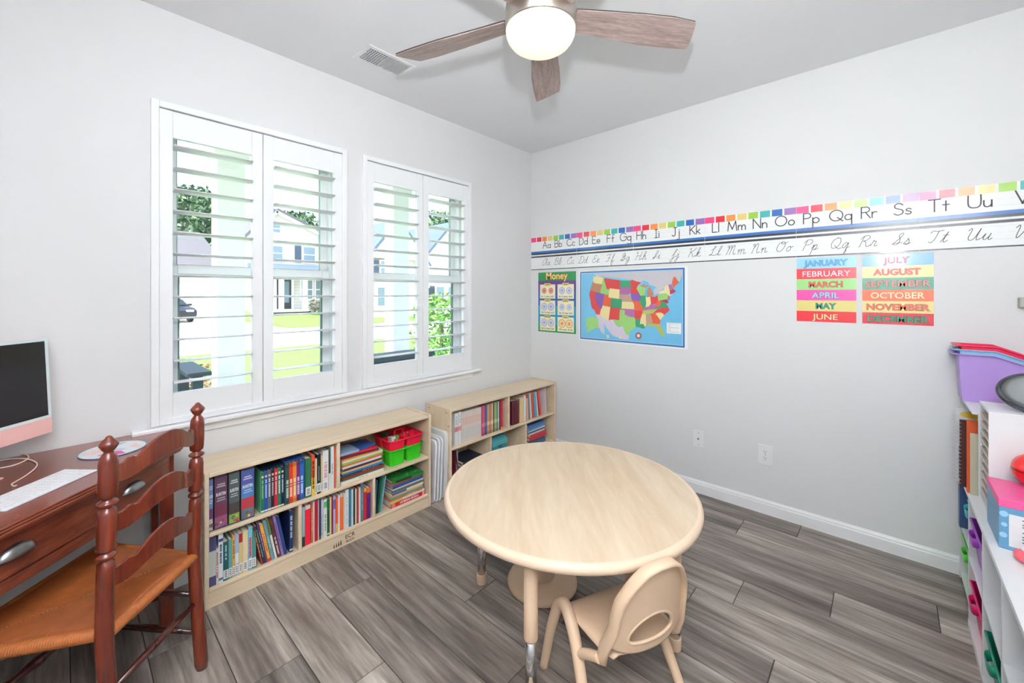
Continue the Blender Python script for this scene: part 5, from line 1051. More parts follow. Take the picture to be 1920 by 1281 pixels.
ST = '''x:-128,54 -110,55 -90,56 -70,54 -62,50 -64,47 -67,44.8 -67.8,47 -69.2,47.4 -70,46.7 -71.5,45 -74.7,45 -76.5,44 -79,43.4 -79,42.8 -82.5,42.3 -82.4,43.5 -81.5,44.8 -80,44.6 -82,46 -84.6,46.6 -85,47.8 -88.4,48.8 -89.6,48 -93,48.6 -95.2,49.3 -123,49 -125,50
p:-117.1,32.5 -114.8,32.5 -111,31.3 -106.6,31.8 -104.5,29.7 -103.2,29 -101,29.7 -99,26.4 -97.3,26 -97.6,24.3 -100,24 -106,25 -110,28 -112.5,30.5 -114.6,31.5 -113,28.5 -110,24.5 -112.5,25.5 -115,28.5
t:-124.7,48.4 -123,48.3 -122.8,49 -117,49 -117,46 -119,45.9 -121.2,45.7 -122.8,45.7 -124,46.3
b:-124,46.3 -122.8,45.7 -121.2,45.7 -119,45.9 -117,46 -116.6,45.5 -117,44.3 -117,42 -124.2,42 -124.5,42.8
r:-124.2,42 -120,42 -120,39 -114.6,35 -114.7,32.7 -117.1,32.5 -118.4,34 -120.6,34.6 -121.9,36.6 -122.5,37.8 -123.8,39.3 -124.4,40.4
v:-120,42 -114,42 -114,36.2 -114.6,35 -120,39
l:-117,49 -116,49 -116,48 -114.5,46.5 -113.5,45 -113,44.4 -111,44.5 -111,42 -117,42 -117,44.3 -116.6,45.5 -117,46
r:-116,49 -104,49 -104,45 -111,45 -111,44.5 -113,44.4 -113.5,45 -114.5,46.5 -116,48
t:-111,45 -104,45 -104,41 -111,41
o:-114,42 -111,42 -111,41 -109,41 -109,37 -114,37
g:-109,41 -102,41 -102,37 -109,37
t:-114,37 -109,37 -109,31.3 -111,31.3 -114.8,32.5 -114.6,35 -114,36.2
r:-109,37 -103,37 -103,32 -106.6,32 -106.6,31.8 -108.2,31.8 -108.2,31.3 -109,31.3
g:-104,49 -97.2,49 -96.6,46 -104,46
m:-104,46 -96.6,46 -96.5,43.5 -98.5,43 -104,43
n:-104,43 -98.5,43 -96.5,42.5 -95.8,41 -95.3,40 -102,40 -102,41 -104,41
t:-102,40 -95.3,40 -94.6,39 -94.6,37 -102,37
m:-103,37 -94.6,37 -94.4,35.4 -94.5,33.7 -97,33.8 -100,34.6 -100,36.5 -103,36.5
l:-103,36.5 -100,36.5 -100,34.6 -97,33.8 -94.5,33.7 -94,33 -94,31 -93.8,29.7 -95,29 -97,28 -97.3,26 -99,26.4 -101,29.7 -102.5,29.7 -103.2,29 -104.5,29.7 -106.6,31.8 -106.6,32 -103,32
r:-97.2,49 -95.2,49.3 -93,48.6 -89.6,48 -92,46.7 -92.8,45.5 -91.2,43.5 -96.5,43.5 -96.6,46
v:-96.5,43.5 -91.2,43.5 -90.2,41.8 -91.4,40.4 -95.8,40.6 -96.5,42.5
o:-95.8,40.6 -91.4,40.4 -90.7,39 -89.2,37 -89.5,36 -90.4,36 -90.4,36.5 -94.6,36.5 -94.6,39 -95.3,40
r:-94.6,36.5 -90.4,36.5 -90.4,36 -89.7,36 -91.2,33 -94,33 -94.5,33.7 -94.4,35.4
g:-94,33 -91.2,33 -91.6,31 -89.7,31 -89.5,30.2 -89,29.2 -90.5,29.1 -92,29.6 -93.8,29.7 -94,31
l:-92,46.7 -90.4,46.5 -88,45.8 -87,45.2 -87.8,43 -87.8,42.5 -90.6,42.5 -91.2,43.5 -92.8,45.5
g:-90.6,42.5 -87.8,42.5 -87.5,41.7 -87.5,39 -88.1,37.8 -89.2,37 -90.7,39 -91.4,40.4 -90.2,41.8
b:-86.8,41.8 -84.8,41.7 -83.4,41.8 -82.5,43 -83.4,44 -84,45.7 -85,45.7 -86.3,44.5 -86.3,43
b:-90.4,46.5 -88,47.4 -87,46.5 -84.5,46.4 -85,46 -87,45.7 -88,45.8
t:-87.5,41.7 -84.8,41.7 -84.8,39.1 -86,38 -88.1,37.8 -87.5,39
r:-84.8,41.7 -83.4,41.7 -82,41.5 -80.5,42 -80.5,40.6 -82,38.6 -83.5,38.6 -84.8,39.1
m:-89.2,37 -88.1,37.8 -86,38 -84.8,39.1 -83.5,38.6 -82.5,38.3 -82,37.5 -83.7,36.6 -89.5,36.5
y:-89.5,36.5 -83.7,36.6 -81.7,36.6 -84.3,35 -90.2,35
t:-90.2,35 -88.2,35 -88.4,30.3 -89.5,30.2 -89.7,31 -91.6,31 -91.2,33
n:-88.2,35 -85.6,35 -85,32.3 -85,31 -87.6,31 -87.6,30.3 -88.4,30.3
o:-85.6,35 -83.1,35 -81,32.1 -81.5,30.7 -82.2,30.6 -85,30.7 -85,32.3
y:-87.6,31 -85,31 -82.2,30.6 -81.5,30.7 -80.1,27 -80.4,25.2 -81.8,26.1 -82.8,28 -84,30 -85.3,29.7 -87.6,30.3
t:-83.1,35 -81,35.1 -79.7,34.8 -78.6,33.9 -81,32.1
r:-84.3,35 -81.7,36.6 -75.9,36.6 -75.6,35.3 -77.5,34.4 -78.6,33.9 -79.7,34.8 -81,35.1 -83.1,35
g:-83.7,36.6 -82,37.5 -80.3,37.5 -78.3,39.3 -77,38.5 -76,37 -75.9,36.6
o:-82,38.6 -80.5,40.6 -79.5,39.3 -78.3,39.3 -80.3,37.5 -82,37.5 -82.5,38.3
d:-79.5,39.7 -75.8,39.7 -75.1,38.4 -76.3,38 -77,38.5 -78.3,39.3 -79.5,39.3
l:-80.5,42 -75.3,42 -74.8,41 -75.2,40 -75.8,39.7 -80.5,39.7
m:-74.8,41.2 -74,41 -74.1,39.7 -74.9,39 -75.5,39.5 -75.2,40 -74.8,41
t:-79.8,42.3 -79,43.2 -76.3,43.5 -76,44.2 -74.7,45 -73.4,45 -73.3,42.7 -73.6,41.2 -72,41 -74,40.6 -74.8,41.3 -75.3,42
m:-73.4,45 -71.5,45 -71,43 -72.5,42.7 -73.3,42.7
d:-73.3,42.7 -71,43 -70.7,42.5 -70,41.8 -71.5,41.4 -73.6,41.2
o:-71,45.3 -70,46.7 -69.2,47.4 -68.2,47.3 -67.8,45.7 -67,44.8 -70,43.8 -71,43'''
m = MB(); zl_ = mz1 - .018; xr_ = mx1 - .018
for i, row in enumerate(ST.split('\n')):
    k, pts = row.split(':'); P_ = [alb(*map(float, q.split(','))) for q in pts.split()]
    P_ = [(min(max(x, mx0 + .018), xr_), min(max(z, mz0 + .018), zl_)) for x, z in P_]
    d = .0020 if i < 2 else .0023 + .00001 * i
    m.add([wv(x, z, d) for x, z in P_], [tuple(range(len(P_)))], keys.index(k))
mi_ = lambda u, v: (lambda q: (q[0], q[2]))(onY(1000 + u / 6.4, 490 + v / 6.4, YW))
for k, pts in (('l', [(640, 680), (700, 670), (780, 680), (782, 780), (800, 810), (740, 800), (690, 830), (640, 860), (655, 800), (630, 770)]), ('p', [(780, 665), (850, 700), (855, 870), (830, 850), (784, 785)]), ('t', [(875, 880), (905, 885), (915, 915), (890, 925)]), ('t', [(1030, 905), (1055, 900), (1062, 925), (1040, 935)])):
    P_ = [mi_(*q) for q in pts]; m.add([wv(x, z, .0026) for x, z in P_], [tuple(range(len(P_)))], keys.index(k))
m.obj('states', MM, t)
m = MB(); a = mi_(1603, 735); b_ = mi_(1776, 875); quad(m, a[0], b_[1], b_[0], a[1], .0026, 0)
for i in range(7): quad(m, a[0] + .01, b_[1] + .012 + i * .01, a[0] + (.03 if i % 3 else .09), b_[1] + .014 + i * .01, .0028, 1)
c_ = mi_(1263, 893)
for rr_, mi2, d in ((.026, 2, .0026), (.019, 3, .0028), (.010, 0, .003)): m.add([wv(c_[0] + rr_ * math.cos(q), c_[1] + rr_ * math.sin(q), d) for q in [2 * math.pi * k / 16 for k in range(16)]], [tuple(range(16))], mi2)
m.obj('legend', [rgbm((240, 242, 242), .4, 'map'), rgbm((150, 156, 160), .4, 'map'), rgbm((96, 80, 84), .4, 'map'), rgbm((214, 120, 96), .4, 'map')], t)

# ------------------------------------------------------------------ month cards
MON = [[('JANUARY', (150, 208, 236), (40, 110, 170), (90, 170, 214)), ('FEBRUARY', (228, 26, 46), (190, 20, 36), (250, 222, 232)), ('MARCH', (146, 206, 116), (110, 120, 70), (232, 76, 72)), ('APRIL', (232, 64, 160), (110, 90, 150), (168, 222, 240)), ('MAY', (222, 208, 120), (60, 110, 90), (20, 140, 126)), ('JUNE', (226, 22, 40), (190, 30, 40), (246, 224, 160))],
       [('JULY', (94, 160, 214), (120, 130, 190), (246, 150, 170)), ('AUGUST', (240, 214, 136), (190, 120, 90), (238, 110, 120)), ('SEPTEMBER', (30, 146, 118), (70, 110, 100), (250, 138, 130)), ('OCTOBER', (240, 96, 48), (190, 110, 60), (252, 236, 196)), ('NOVEMBER', (232, 212, 132), (120, 110, 80), (240, 100, 84)), ('DECEMBER', (206, 24, 50), (90, 60, 60), (30, 150, 112))]]
for c in range(2):
    x0, x1 = ((2.106, 2.385), (2.411, 2.691))[c]
    for r in range(6):
        nm, bg, ol, fg = MON[c][r]; zt_ = 1.6155 - r * .0635; zb_ = zt_ - .0625
        t = boxo('month_card', (x0, YW - .0012, zb_), (x1, YW - .0003, zt_), mat('month_' + nm, bg, .3, noise=.01, coat=.8)); tag(t, '%s card reading %s on the far wall' % ({0: 'glossy', 1: 'glossy'}[c], nm), 'month card', 'month name cards')
        m = MB(); fw = {'JANUARY': .205, 'FEBRUARY': .225, 'MARCH': .158, 'APRIL': .128, 'MAY': .095, 'JUNE': .118, 'JULY': .105, 'AUGUST': .185, 'SEPTEMBER': .258, 'OCTOBER': .212, 'NOVEMBER': .248, 'DECEMBER': .238}[nm]
        xc = (x0 + x1) / 2; zc = zt_ - .048
        put_text(m, nm, .046, wallM(xc, zc, .0014), 0, .0026, fw + .004); put_text(m, nm, .046, wallM(xc, zc, .0017), 1, .0005, fw)
        m.obj('lettering', [rgbm(ol, .4, 'month'), rgbm(fg, .4, 'month')], t)

# ------------------------------------------------------------------ shelving along the right wall
def board(t, nm, a, b_, m=M_LAM): return boxo(nm, a, b_, m, t, .0015)
AX, AY0, AY1, AZ = 2.778, 2.602, 3.008, .900
ta = thing('shelf_tower', 'tall narrow white shelf tower in the right corner holding notebooks', 'shelf', (AX, AY0, 0))
dA, wA = .40, AY1 - AY0
for y in (0, wA - .015): board(ta, 'side_panel', (0.0 if y else .02, y, 0), (dA, y + .015, AZ))
for z in (.02, .262, .485, AZ - .012): board(ta, 'shelf_board', (.003, .015, z), (dA, wA - .015, z + .012))
board(ta, 'back_panel', (dA - .006, .015, .032), (dA, wA - .015, AZ - .012))
BX_, BY0, BY1_, BZ = 2.766, 1.22, 2.585, .555
tb = thing('cube_shelf', 'low white cube shelf with coloured bins along the right wall', 'shelf', (BX_, BY0, 0))
dB, wB = .42, BY1_ - BY0
nc = 4; cw = (wB - .018) / nc
board(tb, 'top_panel', (0, 0, BZ - .018), (dB, wB, BZ)); board(tb, 'bottom_panel', (0, 0, .0), (dB, wB, .03))
for i in range(nc + 1): board(tb, 'upright', (.001, cw * i, .03), (dB, cw * i + .018, BZ - .018))
for i in range(nc): board(tb, 'shelf_board', (.002, cw * i + .018, .285), (dB, cw * (i + 1), .300))
board(tb, 'back_panel', (dB - .005, .018, .03), (dB, wB - .018, BZ - .018))
def shelf_bin(x, y0, y1, z, h, rgb, label):
    """open plastic tub with a rolled lip and a looped handle on its front (-x) face"""
    t = thing('storage_bin', label, 'bin', (x, (y0 + y1) / 2, z), 0, 'coloured storage bins'); w = (y1 - y0) / 2; d = .3; m_ = mat('bin_%d_%d_%d' % rgb, rgb, .35, noise=.03)
    b0 = [(.02, -w * .86), (d, -w * .86), (d, w * .86), (.02, w * .86)]; t0 = [(0, -w), (d, -w), (d, w), (0, w)]; k = .004
    i1 = [(k, -w + k), (d - k, -w + k), (d - k, w - k), (k, w - k)]; i0 = [(.02 + k, -w * .86 + k), (d - k, -w * .86 + k), (d - k, w * .86 - k), (.02 + k, w * .86 - k)]
    v = [(a, b_, 0) for a, b_ in b0] + [(a, b_, h) for a, b_ in t0] + [(a, b_, h) for a, b_ in i1] + [(a, b_, k) for a, b_ in i0]
    f = [(3, 2, 1, 0), (12, 13, 14, 15)] + [(r * 4 + i, r * 4 + (i + 1) % 4, r * 4 + 4 + (i + 1) % 4, r * 4 + 4 + i) for r in range(3) for i in range(4)]
    MB().add(v, f).obj('tub', m_, t)
    MB().tube([(0, -w, h), (d, -w, h), (d, w, h), (0, w, h)], .005, 6, closed=True).obj('lip', m_, t)
    hp_ = smooth_path([(.0, -.045, h - .004), (-.015, -.036, h - .008), (-.019, 0, h - .010), (-.015, .036, h - .008), (.0, .045, h - .004)], 5)
    vv = []; ff = []
    for p in hp_: vv += [p, p + Vector((.004, 0, -.034))]
    for i in range(len(hp_) - 1): ff.append((2 * i, 2 * i + 1, 2 * i + 3, 2 * i + 2))
    o = MB().add(vv, ff, 0, True).obj('handle', m_, t); md = o.modifiers.new('s', 'SOLIDIFY'); md.thickness = .003
    return t
shelf_bin(AX + .008, AY0 + .03, AY1 - .03, .0325, .19, (96, 206, 74), 'lime green bin at the bottom of the shelf tower')
shelf_bin(AX + .008, AY0 + .03, AY0 + .20, .2745, .18, (60, 176, 178), 'turquoise bin on the middle board of the shelf tower')
t = boxo('file_folder', (0, 0, 0), (.26, .05, .205), bookmat((58, 84, 128))); tag(t, 'navy file folder standing beside the turquoise bin in the tower', 'folder'); t.location = (AX - .006, AY1 - .085, .2745)
yc = lambda i: BY0 + cw * i + .018
wc = cw - .018
shelf_bin(BX_ + .004, yc(3) + .015, yc(3) + wc - .015, .3005, .165, (150, 62, 176), 'purple bin in the upper far cube of the low shelf')
shelf_bin(BX_ + .004, yc(3) + .015, yc(3) + wc - .015, .0305, .175, (218, 22, 104), 'magenta bin in the lower far cube of the low shelf')
shelf_bin(BX_ + .006, yc(2) + .015, yc(2) + wc - .015, .0305, .17, (22, 138, 110), 'dark green bin in the second lower cube of the low shelf')
shelf_bin(BX_ + .006, yc(1) + .015, yc(1) + wc - .015, .0305, .19, (20, 184, 146), 'bright jade bin in the lower cube nearest the camera')
# spiral notebooks and workbooks standing at the front of the tower
def notebook(dx, y, T, Hh, Dd, rgb, label, spiral, extra=None):
    t = thing('notebook', label, 'notebook', (AX + dx, y, .4975), 0, 'notebooks in the shelf tower')
    c = .0012; m = MB(); m.box((0, 0, 0), (Dd, c, Hh)); m.box((0, T - c, 0), (Dd, T, Hh)); m.obj('cover', bookmat(rgb), t)
    boxo('page_block', (.003, c, .002), (Dd - .002, T - c, Hh - .002), M_PAPER, t)
    if spiral:
        for i in range(17):
            z = .015 + (Hh - .03) * i / 16
            MB().tube([(-.003 + .008 * math.cos(q), T / 2 + (T / 2 + .004) * math.sin(q), z) for q in [2 * math.pi * k / 12 for k in range(12)]], .0013, 5, closed=True).obj('coil', mat('white_coil', (232, 232, 232), .3), t)
    if extra: extra(t, T, Hh)
    return t
def star_print(t, T, Hh):
    m = MB()
    m.add([(.048 + .034 * math.cos(q), -.0006, Hh - .024 + .015 * math.sin(q)) for q in [2 * math.pi * k / 20 for k in range(20)]], [tuple(range(20))], 0)
    m.box((.01, -.0006, .02), (.14, -.0003, Hh * .5), 1); m.box((.02, -.0009, .05), (.05, -.0006, .09), 2); m.obj('cover_picture', [bookmat((232, 196, 70)), bookmat((74, 62, 70)), bookmat((206, 80, 60))], t)
def leaf_print(t, T, Hh):
    m = MB()
    for i, (x, z) in enumerate(((.03, .06), (.06, .12), (.04, .2), (.08, .26), (.1, .05))): m.add([(x + (.018 if k % 2 else .008) * math.cos(k * .785), -.0006, z + (.018 if k % 2 else .008) * math.sin(k * .785)) for k in range(8)], [tuple(range(8))], i % 2)
    m.obj('cover_picture', [bookmat((40, 46, 44)), bookmat((230, 180, 90))], t)
notebook(-.020, 2.905, .014, .352, .21, (236, 236, 238), 'white workbook with yellow oval emblem, farthest in the shelf tower', True, star_print)
notebook(-.012, 2.845, .012, .312, .22, (82, 44, 44), 'dark brown spiral notebook in the shelf tower', True)
notebook(.004, 2.775, .016, .33, .21, (226, 98, 52), 'orange workbook with leaf cutouts in the shelf tower', False, leaf_print)
notebook(.010, 2.735, .01, .28, .21, (214, 206, 180), 'cream folder between orange workbook and paper sorter', False)
# picture books lying on top of the tower
for i, (rgb, lab, z) in enumerate((((206, 120, 108), 'salmon picture book lying on the tower beside the lilac bin', 0), ((196, 40, 70), 'crimson booklet lying on the salmon picture book', .008))):
    t = make_book(.007, .2, .15, rgb, lab, 'booklets on top of the shelf tower')
    t.matrix_world = Matrix.Translation((AX + .055 + .018 * i, 2.700 + .012 * i, AZ + .0005 + z)) @ Matrix.Rotation(R(4 * i), 4, 'Z') @ Matrix(((0, 1, 0, 0), (0, 0, 1, 0), (1, 0, 0, 0), (0, 0, 0, 1))) @ Matrix.Translation((0, 0, -.09))
# nested sloping book bins on top of the tower
def book_bin(lift, rgb, label):
    q_ = lift * .25
    t = thing('book_bin', label, 'bin', (AX - .004 + q_, 2.845 + q_, AZ + .0008 + lift), 0, 'nested sloping book bins'); m_ = mat('bookbin_%d' % rgb[0], rgb, .35, noise=.02)
    Hh, d, w = .218, .36 - 2 * q_, .15 - 2 * q_
    prof_ = [(.0, 0), (d, 0), (d, .12), (.10, Hh), (-.012, Hh)]
    k = .0035
    for yy in (0, w - k): MB().prism([(z, x) for x, z in prof_], yy, yy + k, 'y').obj('side', m_, t)
    MB().prism([(0, .0), (0, k), (Hh, -.012 + k), (Hh, -.012)], k, w - k, 'y').obj('tall_end', m_, t)
    boxo('base', (k, k, 0), (d, w - k, k), m_, t); boxo('low_end', (d - k, k, 0), (d, w - k, .12), m_, t)
    # flared rim all the way round
    rim_ = MB()
    rim_.box((-.036, -.010, Hh - .003), (.10, .0, Hh + .002)); rim_.box((-.036, w, Hh - .003), (.10, w + .010, Hh + .002)); rim_.box((-.036, 0, Hh - .003), (-.0125, w, Hh + .002))
    a = math.atan2(Hh - .12, d - .10); Lr = math.hypot(Hh - .12, d - .10)
    for yy in (-.010, w): rim_.box((0, yy, -.003), (Lr, yy + .010, .002), 0, Matrix.Translation((.10, 0, Hh)) @ Matrix.Rotation(a, 4, 'Y'))
    rim_.obj('rim', m_, t, .002)
book_bin(0, (170, 140, 208), 'lilac sloping book bin at the bottom of the nested three')
book_bin(.020, (140, 188, 222), 'pale blue sloping book bin nested in the lilac one')
book_bin(.040, (226, 14, 74), 'crimson sloping book bin on top of the nested three')
# paper sorter with ten shelves, open towards the room
OX, OY0, OY1, OZ0, OZ1 = 2.797, 2.362, 2.577, BZ + .0005, .957
t = thing('paper_sorter', 'white upright paper sorter with ten slots on the low cube shelf', 'paper sorter', (OX, OY0, OZ0))
oh = OZ1 - OZ0; ow = OY1 - OY0
for y in (0, ow - .012): board(t, 'side_panel', (0, y, 0), (.31, y + .012, oh))
board(t, 'top_panel', (0, .012, oh - .012), (.31, ow - .012, oh)); board(t, 'bottom_panel', (0, .012, 0), (.31, ow - .012, .012)); board(t, 'back_panel', (.304, .012, .012), (.31, ow - .012, oh - .012))
M_SORT = mat('sorter_board', (206, 186, 168), .6)
for i in range(1, 11):
    z = .012 + (oh - .024) * i / 11; boxo('slot_shelf', (.004, .012, z - .0015), (.304, ow - .012, z + .0015), M_SORT, t)
    boxo('label_strip', (.0015, .014, z - .007), (.0035, ow - .014, z + .0005), mat('sorter_lip', (226, 220, 214), .5), t)
# speaker on the sorter
t = thing('speaker', 'grey oval mesh speaker with dark chrome rim on the paper sorter', 'speaker', (2.93, 2.44, OZ1 + .074))
Ms = (Vector((-.28, -.85, .34))).to_track_quat('Z', 'Y').to_matrix().to_4x4() @ Matrix.Diagonal((1.18, .86, 1, 1))
t.rotation_euler = (0, 0, 0)
MB().lathe([(.05, -.03), (.085, -.02), (.092, 0), (.088, .012), (.076, .016)], 40, M=Ms, cap=True).obj('housing', mat('speaker_chrome', (88, 90, 96), .15, .8, noise=0), t)
MB().lathe([(.0765, .0162), (.06, .026), (.03, .033), (.0005, .035)], 40, M=Ms).obj('grille', mat('speaker_mesh', (140, 143, 144), .5, .3, noise=.1, scale=400, bump=.5, bscale=900), t)
boxo('foot', (-.04, -.02, -.0735), (.04, .04, -.05), M_BLACK, t, .004)
# craft box, ball, pouch and cards on the low shelf
t = thing('craft_box', 'blue and pink cardboard box with white label on the low shelf', 'box', (2.789, 2.112, BZ + .0005))
MB().box((0, 0, 0), (.27, .215, .145)).obj('carton', mat('box_blue', (92, 146, 182), .4, noise=.05, scale=12), t, .0015)
MB().box((-.0012, -.0012, .138), (.2712, .2162, .1655)).obj('lid', mat('box_pink', (226, 84, 146), .4, noise=.05), t, .0015)
m = MB(); Mb = lambda x, z, d=.0008: Matrix(((1, 0, 0, x), (0, 0, -1, -d), (0, 1, 0, z), (0, 0, 0, 1)))
m.prism([(.022, .012), (.23, .012), (.23, .118), (.022, .118)], .0004, .0009, 'z', M=Mb(0, 0, 0)); m.obj('label', bookmat((240, 242, 244)), t)
m = MB()
for z, w in ((.104, .05), (.09, .09), (.082, .08), (.064, .11), (.05, .06), (.042, .09), (.032, .1)):
    x = .05
    while x < .05 + w: m.box((x, -.0016, z), (x + .0045, -.0011, z + .0035)); x += .0065
m.obj('label_print', bookmat((96, 104, 120)), t)
m = MB()
for x, z, r in ((.011, .115, .010), (.012, .08, .007), (.010, .045, .009), (.25, .03, .012)): m.add([(x + r * math.cos(q), -.0006, z + r * math.sin(q)) for q in [2 * math.pi * k / 14 for k in range(14)]], [tuple(range(14))])
m.obj('box_print', bookmat((156, 204, 234)), t)['kind'] = 'stuff'
t = thing('red_ball', 'shiny red ball resting on the blue and pink box', 'ball', (2.900, 2.292, BZ + .1665))
M_RED = mat('red_gloss', (226, 18, 24), .12, noise=0, coat=.5)
MB().lathe([(.060 * math.sin(R(a)), .060 - .060 * math.cos(R(a))) for a in range(1, 180, 8)] + [(.0004, .120)], 36).obj('ball', M_RED, t)
MB().lathe([(.0600, .057), (.0606, .06), (.0600, .063)], 36, cap=False).obj('seam', mat('dark_red_seam', (130, 10, 16), .3), t)
t = thing('pencil_pouch', 'pink and orange pouch lying on the low shelf before the box', 'pouch', (2.87, 2.04, BZ + .0005))
MB().lathe([(.03, 0), (.05, .012), (.05, .03), (.03, .04)], 20, M=Matrix.Diagonal((1.2, .8, 1, 1))).obj('pouch', mat('pouch_pink', (238, 96, 110), .4, noise=.1), t)
MB().tube([(.035 * math.cos(q) * 1.2, .035 * math.sin(q) * .8, .041) for q in [2 * math.pi * k / 16 for k in range(16)]], .004, 6, closed=True).obj('zip', bookmat((250, 226, 226)), t)
t = boxo('workbook', (0, 0, 0), (.2, .27, .008), bookmat((40, 158, 160))); tag(t, 'teal workbook with orange shapes lying on the low shelf', 'workbook'); t.location = (2.835, 1.70, BZ + .0005)
m = MB()
for i in range(5): m.box((.03, .03 + .045 * i, .0081), (.16, .06 + .045 * i, .0086), i % 2)
m.obj('cover_print', [bookmat((240, 168, 90)), bookmat((244, 214, 140))], t)

# ------------------------------------------------------------------ outside: porch
struct(boxo('ground', (-70, -45, -.8), (-2.6, 75, -.36), mat('lawn_soil', (116, 156, 74), .9, noise=.2, scale=3)))
def strip(nm, pts, z, m, label, cat):
    o = MB().prism(pts, z - .03, z, 'z').obj(nm, m); struct(o, label); return o
M_CONC = mat('pale_concrete', (206, 202, 194), .85, noise=.05, scale=4)
M_LAWN = mat('lawn_green', (112, 160, 66), .9, noise=.18, scale=6)
strip('street', [(-12, -45), (-12, 75), (-19.5, 75), (-19.5, -45)], -.335, M_CONC, 'pale sunlit street', 'street')
strip('driveway', [(-19.5, 2.6), (-19.5, 7.6), (-33.5, 7.6), (-33.5, 2.6)], -.33, M_CONC, 'pale driveway across the street', 'driveway')
o = MB().prism([(-20, -.34), (-26.8, .28), (-45, .3), (-45, -.36), (-20, -.36)], 7.7, 40, 'y' if False else 'z', M=Matrix(((1, 0, 0, 0), (0, 0, 1, 0), (0, 1, 0, 0), (0, 0, 0, 1)))).obj('far_lawn', M_LAWN); struct(o, 'rising lawn before the gabled house')
o = boxo('near_lawn', (-12, -30, -.36), (-2.6, 60, -.34), M_LAWN); struct(o)
struct(boxo('porch_floor', (-2.45, -3, -.36), (-WT, 7, -.06), mat('porch_slab', (232, 230, 226), .8)))
M_PORCH = mat('porch_white', (246, 243, 236), .6, noise=.02)
struct(boxo('porch_ceiling', (-2.3, -3, 2.95), (-WT, 7, 3.05), M_PORCH)); struct(boxo('porch_beam', (-2.05, -3, 2.76), (-1.75, 7, 2.95), M_PORCH))
for i, (px, lab) in enumerate(((428, 'square cream porch column seen through the window by the desk'), (744, 'square cream porch column seen through the window nearest the corner'))):
    y = onX(px, 550, -1.9)[1]
    t = thing('porch_column', lab, 'column', (-1.9, y, -.06), 0, 'porch columns')
    boxo('shaft', (-.105, -.105, .24), (.105, .105, 2.68), M_PORCH, t, .004); boxo('plinth', (-.135, -.135, 0), (.135, .135, .24), M_PORCH, t, .006); boxo('capital', (-.135, -.135, 2.68), (.135, .135, 2.82), M_PORCH, t, .006)
M_PCH = mat('dark_porch_furniture', (40, 52, 56), .5)
def porch_chair(loc, rz, label):
    t = thing('porch_chair', label, 'chair', loc, rz, 'dark porch chairs')
    for sx in (-.29, .29):
        boxo('leg', (sx - .03, -.28, 0), (sx + .03, -.22, .88), M_PCH, t); boxo('leg', (sx - .03, .2, 0), (sx + .03, .26, .88), M_PCH, t); boxo('arm', (sx - .07, -.34, .88), (sx + .07, .30, .91), M_PCH, t, .004)
    for i in range(5): boxo('seat_slat', (-.26, -.28 + .1 * i, .40), (.26, -.2 + .1 * i, .42), M_PCH, t)
    for i in range(5): MB().box((-.26 + .11 * i, 0, .40), (-.18 + .11 * i, .02, 1.06), 0, Matrix.Translation((0, .24, 0)) @ Matrix.Rotation(R(-10), 4, 'X')).obj('back_slat', M_PCH, t)
porch_chair((-1.38, .36, -.06), R(90), 'dark porch armchair outside the window by the desk')
# low bench with dark seat board and pale slats
yb1 = onX(735, 660, -1.25)[1]
t = thing('porch_bench', 'dark porch bench with pale slats outside the corner window', 'bench', (-1.25, yb1, -.06))
boxo('top_board', (-.16, -.55, .80), (.16, .42, .84), M_PCH, t); boxo('back_board', (-.16, -.55, .5), (-.13, .42, .80), M_PCH, t)
for i in range(8): MB().box((.05, -.5 + .13 * i, .30), (.07, -.46 + .13 * i, .74)).obj('slat', mat('pale_slat', (226, 230, 222), .5), t)
for y in (-.52, .38):
    for x in (-.13, .12): boxo('leg', (x - .025, y - .025, 0), (x + .025, y + .025, .80), M_PCH, t)
boxo('seat_board', (-.14, -.53, .28), (.16, .40, .31), M_PCH, t)

# ------------------------------------------------------------------ outside: planting
def leaves(n, rx, ry, rz_, size, seed, shell=.55):
    rr = random.Random(seed); mb = MB()
    for i in range(n):
        while True:
            p = Vector((rr.uniform(-1, 1), rr.uniform(-1, 1), rr.uniform(-1, 1)))
            if shell < p.length < 1 + .25 * rr.random(): break
        c = Vector((p.x * rx, p.y * ry, p.z * rz_ + rz_)); a = Vector((rr.gauss(0, 1), rr.gauss(0, 1), rr.gauss(0, 1))).normalized(); b = a.orthogonal().normalized()
        s = size * rr.uniform(.6, 1.3)
        mb.add([c - a * s, c + b * s * .45, c + a * s, c - b * s * .45], [(0, 1, 2, 3)], 0 if rr.random() < .7 else 1)
    return mb
def shrub(loc, rx, ry, h, n, size, rgb, rgb2, label, seed, name='shrub'):
    t = thing(name, label, 'shrub' if name == 'shrub' else 'tree', loc, 0, 'planting outside')
    o = leaves(n, rx, ry, h / 2, size, seed).obj('foliage', [mat('leaf_%d_%d' % rgb[:2], rgb, .6), mat('leaf_%d_%d' % rgb2[:2], rgb2, .6)], t); o['kind'] = 'stuff'
    MB().lathe([(.02 + h * .012, 0), (.01 + h * .008, h * .7)], 8).obj('stem', mat('bark', (96, 80, 64), .9), t)
    return t
yy = onX(828, 600, -2.9)[1]; shrub((-2.9, yy, -.34), .45, .5, 1.75, 1500, .05, (96, 150, 60), (150, 190, 96), 'tall green shrub outside the corner window', 1)
yy = onX(372, 700, -3.0)[1]; shrub((-3.1, yy, -.34), .3, .26, .95, 900, .04, (168, 96, 98), (126, 150, 84), 'reddish leaved shrub just beyond the porch', 2)
yy = onX(330, 725, -2.95)[1]; shrub((-2.95, yy - .3, -.34), .26, .2, .75, 700, .04, (120, 170, 70), (168, 200, 110), 'low bright green shrub beside the reddish shrub', 3)
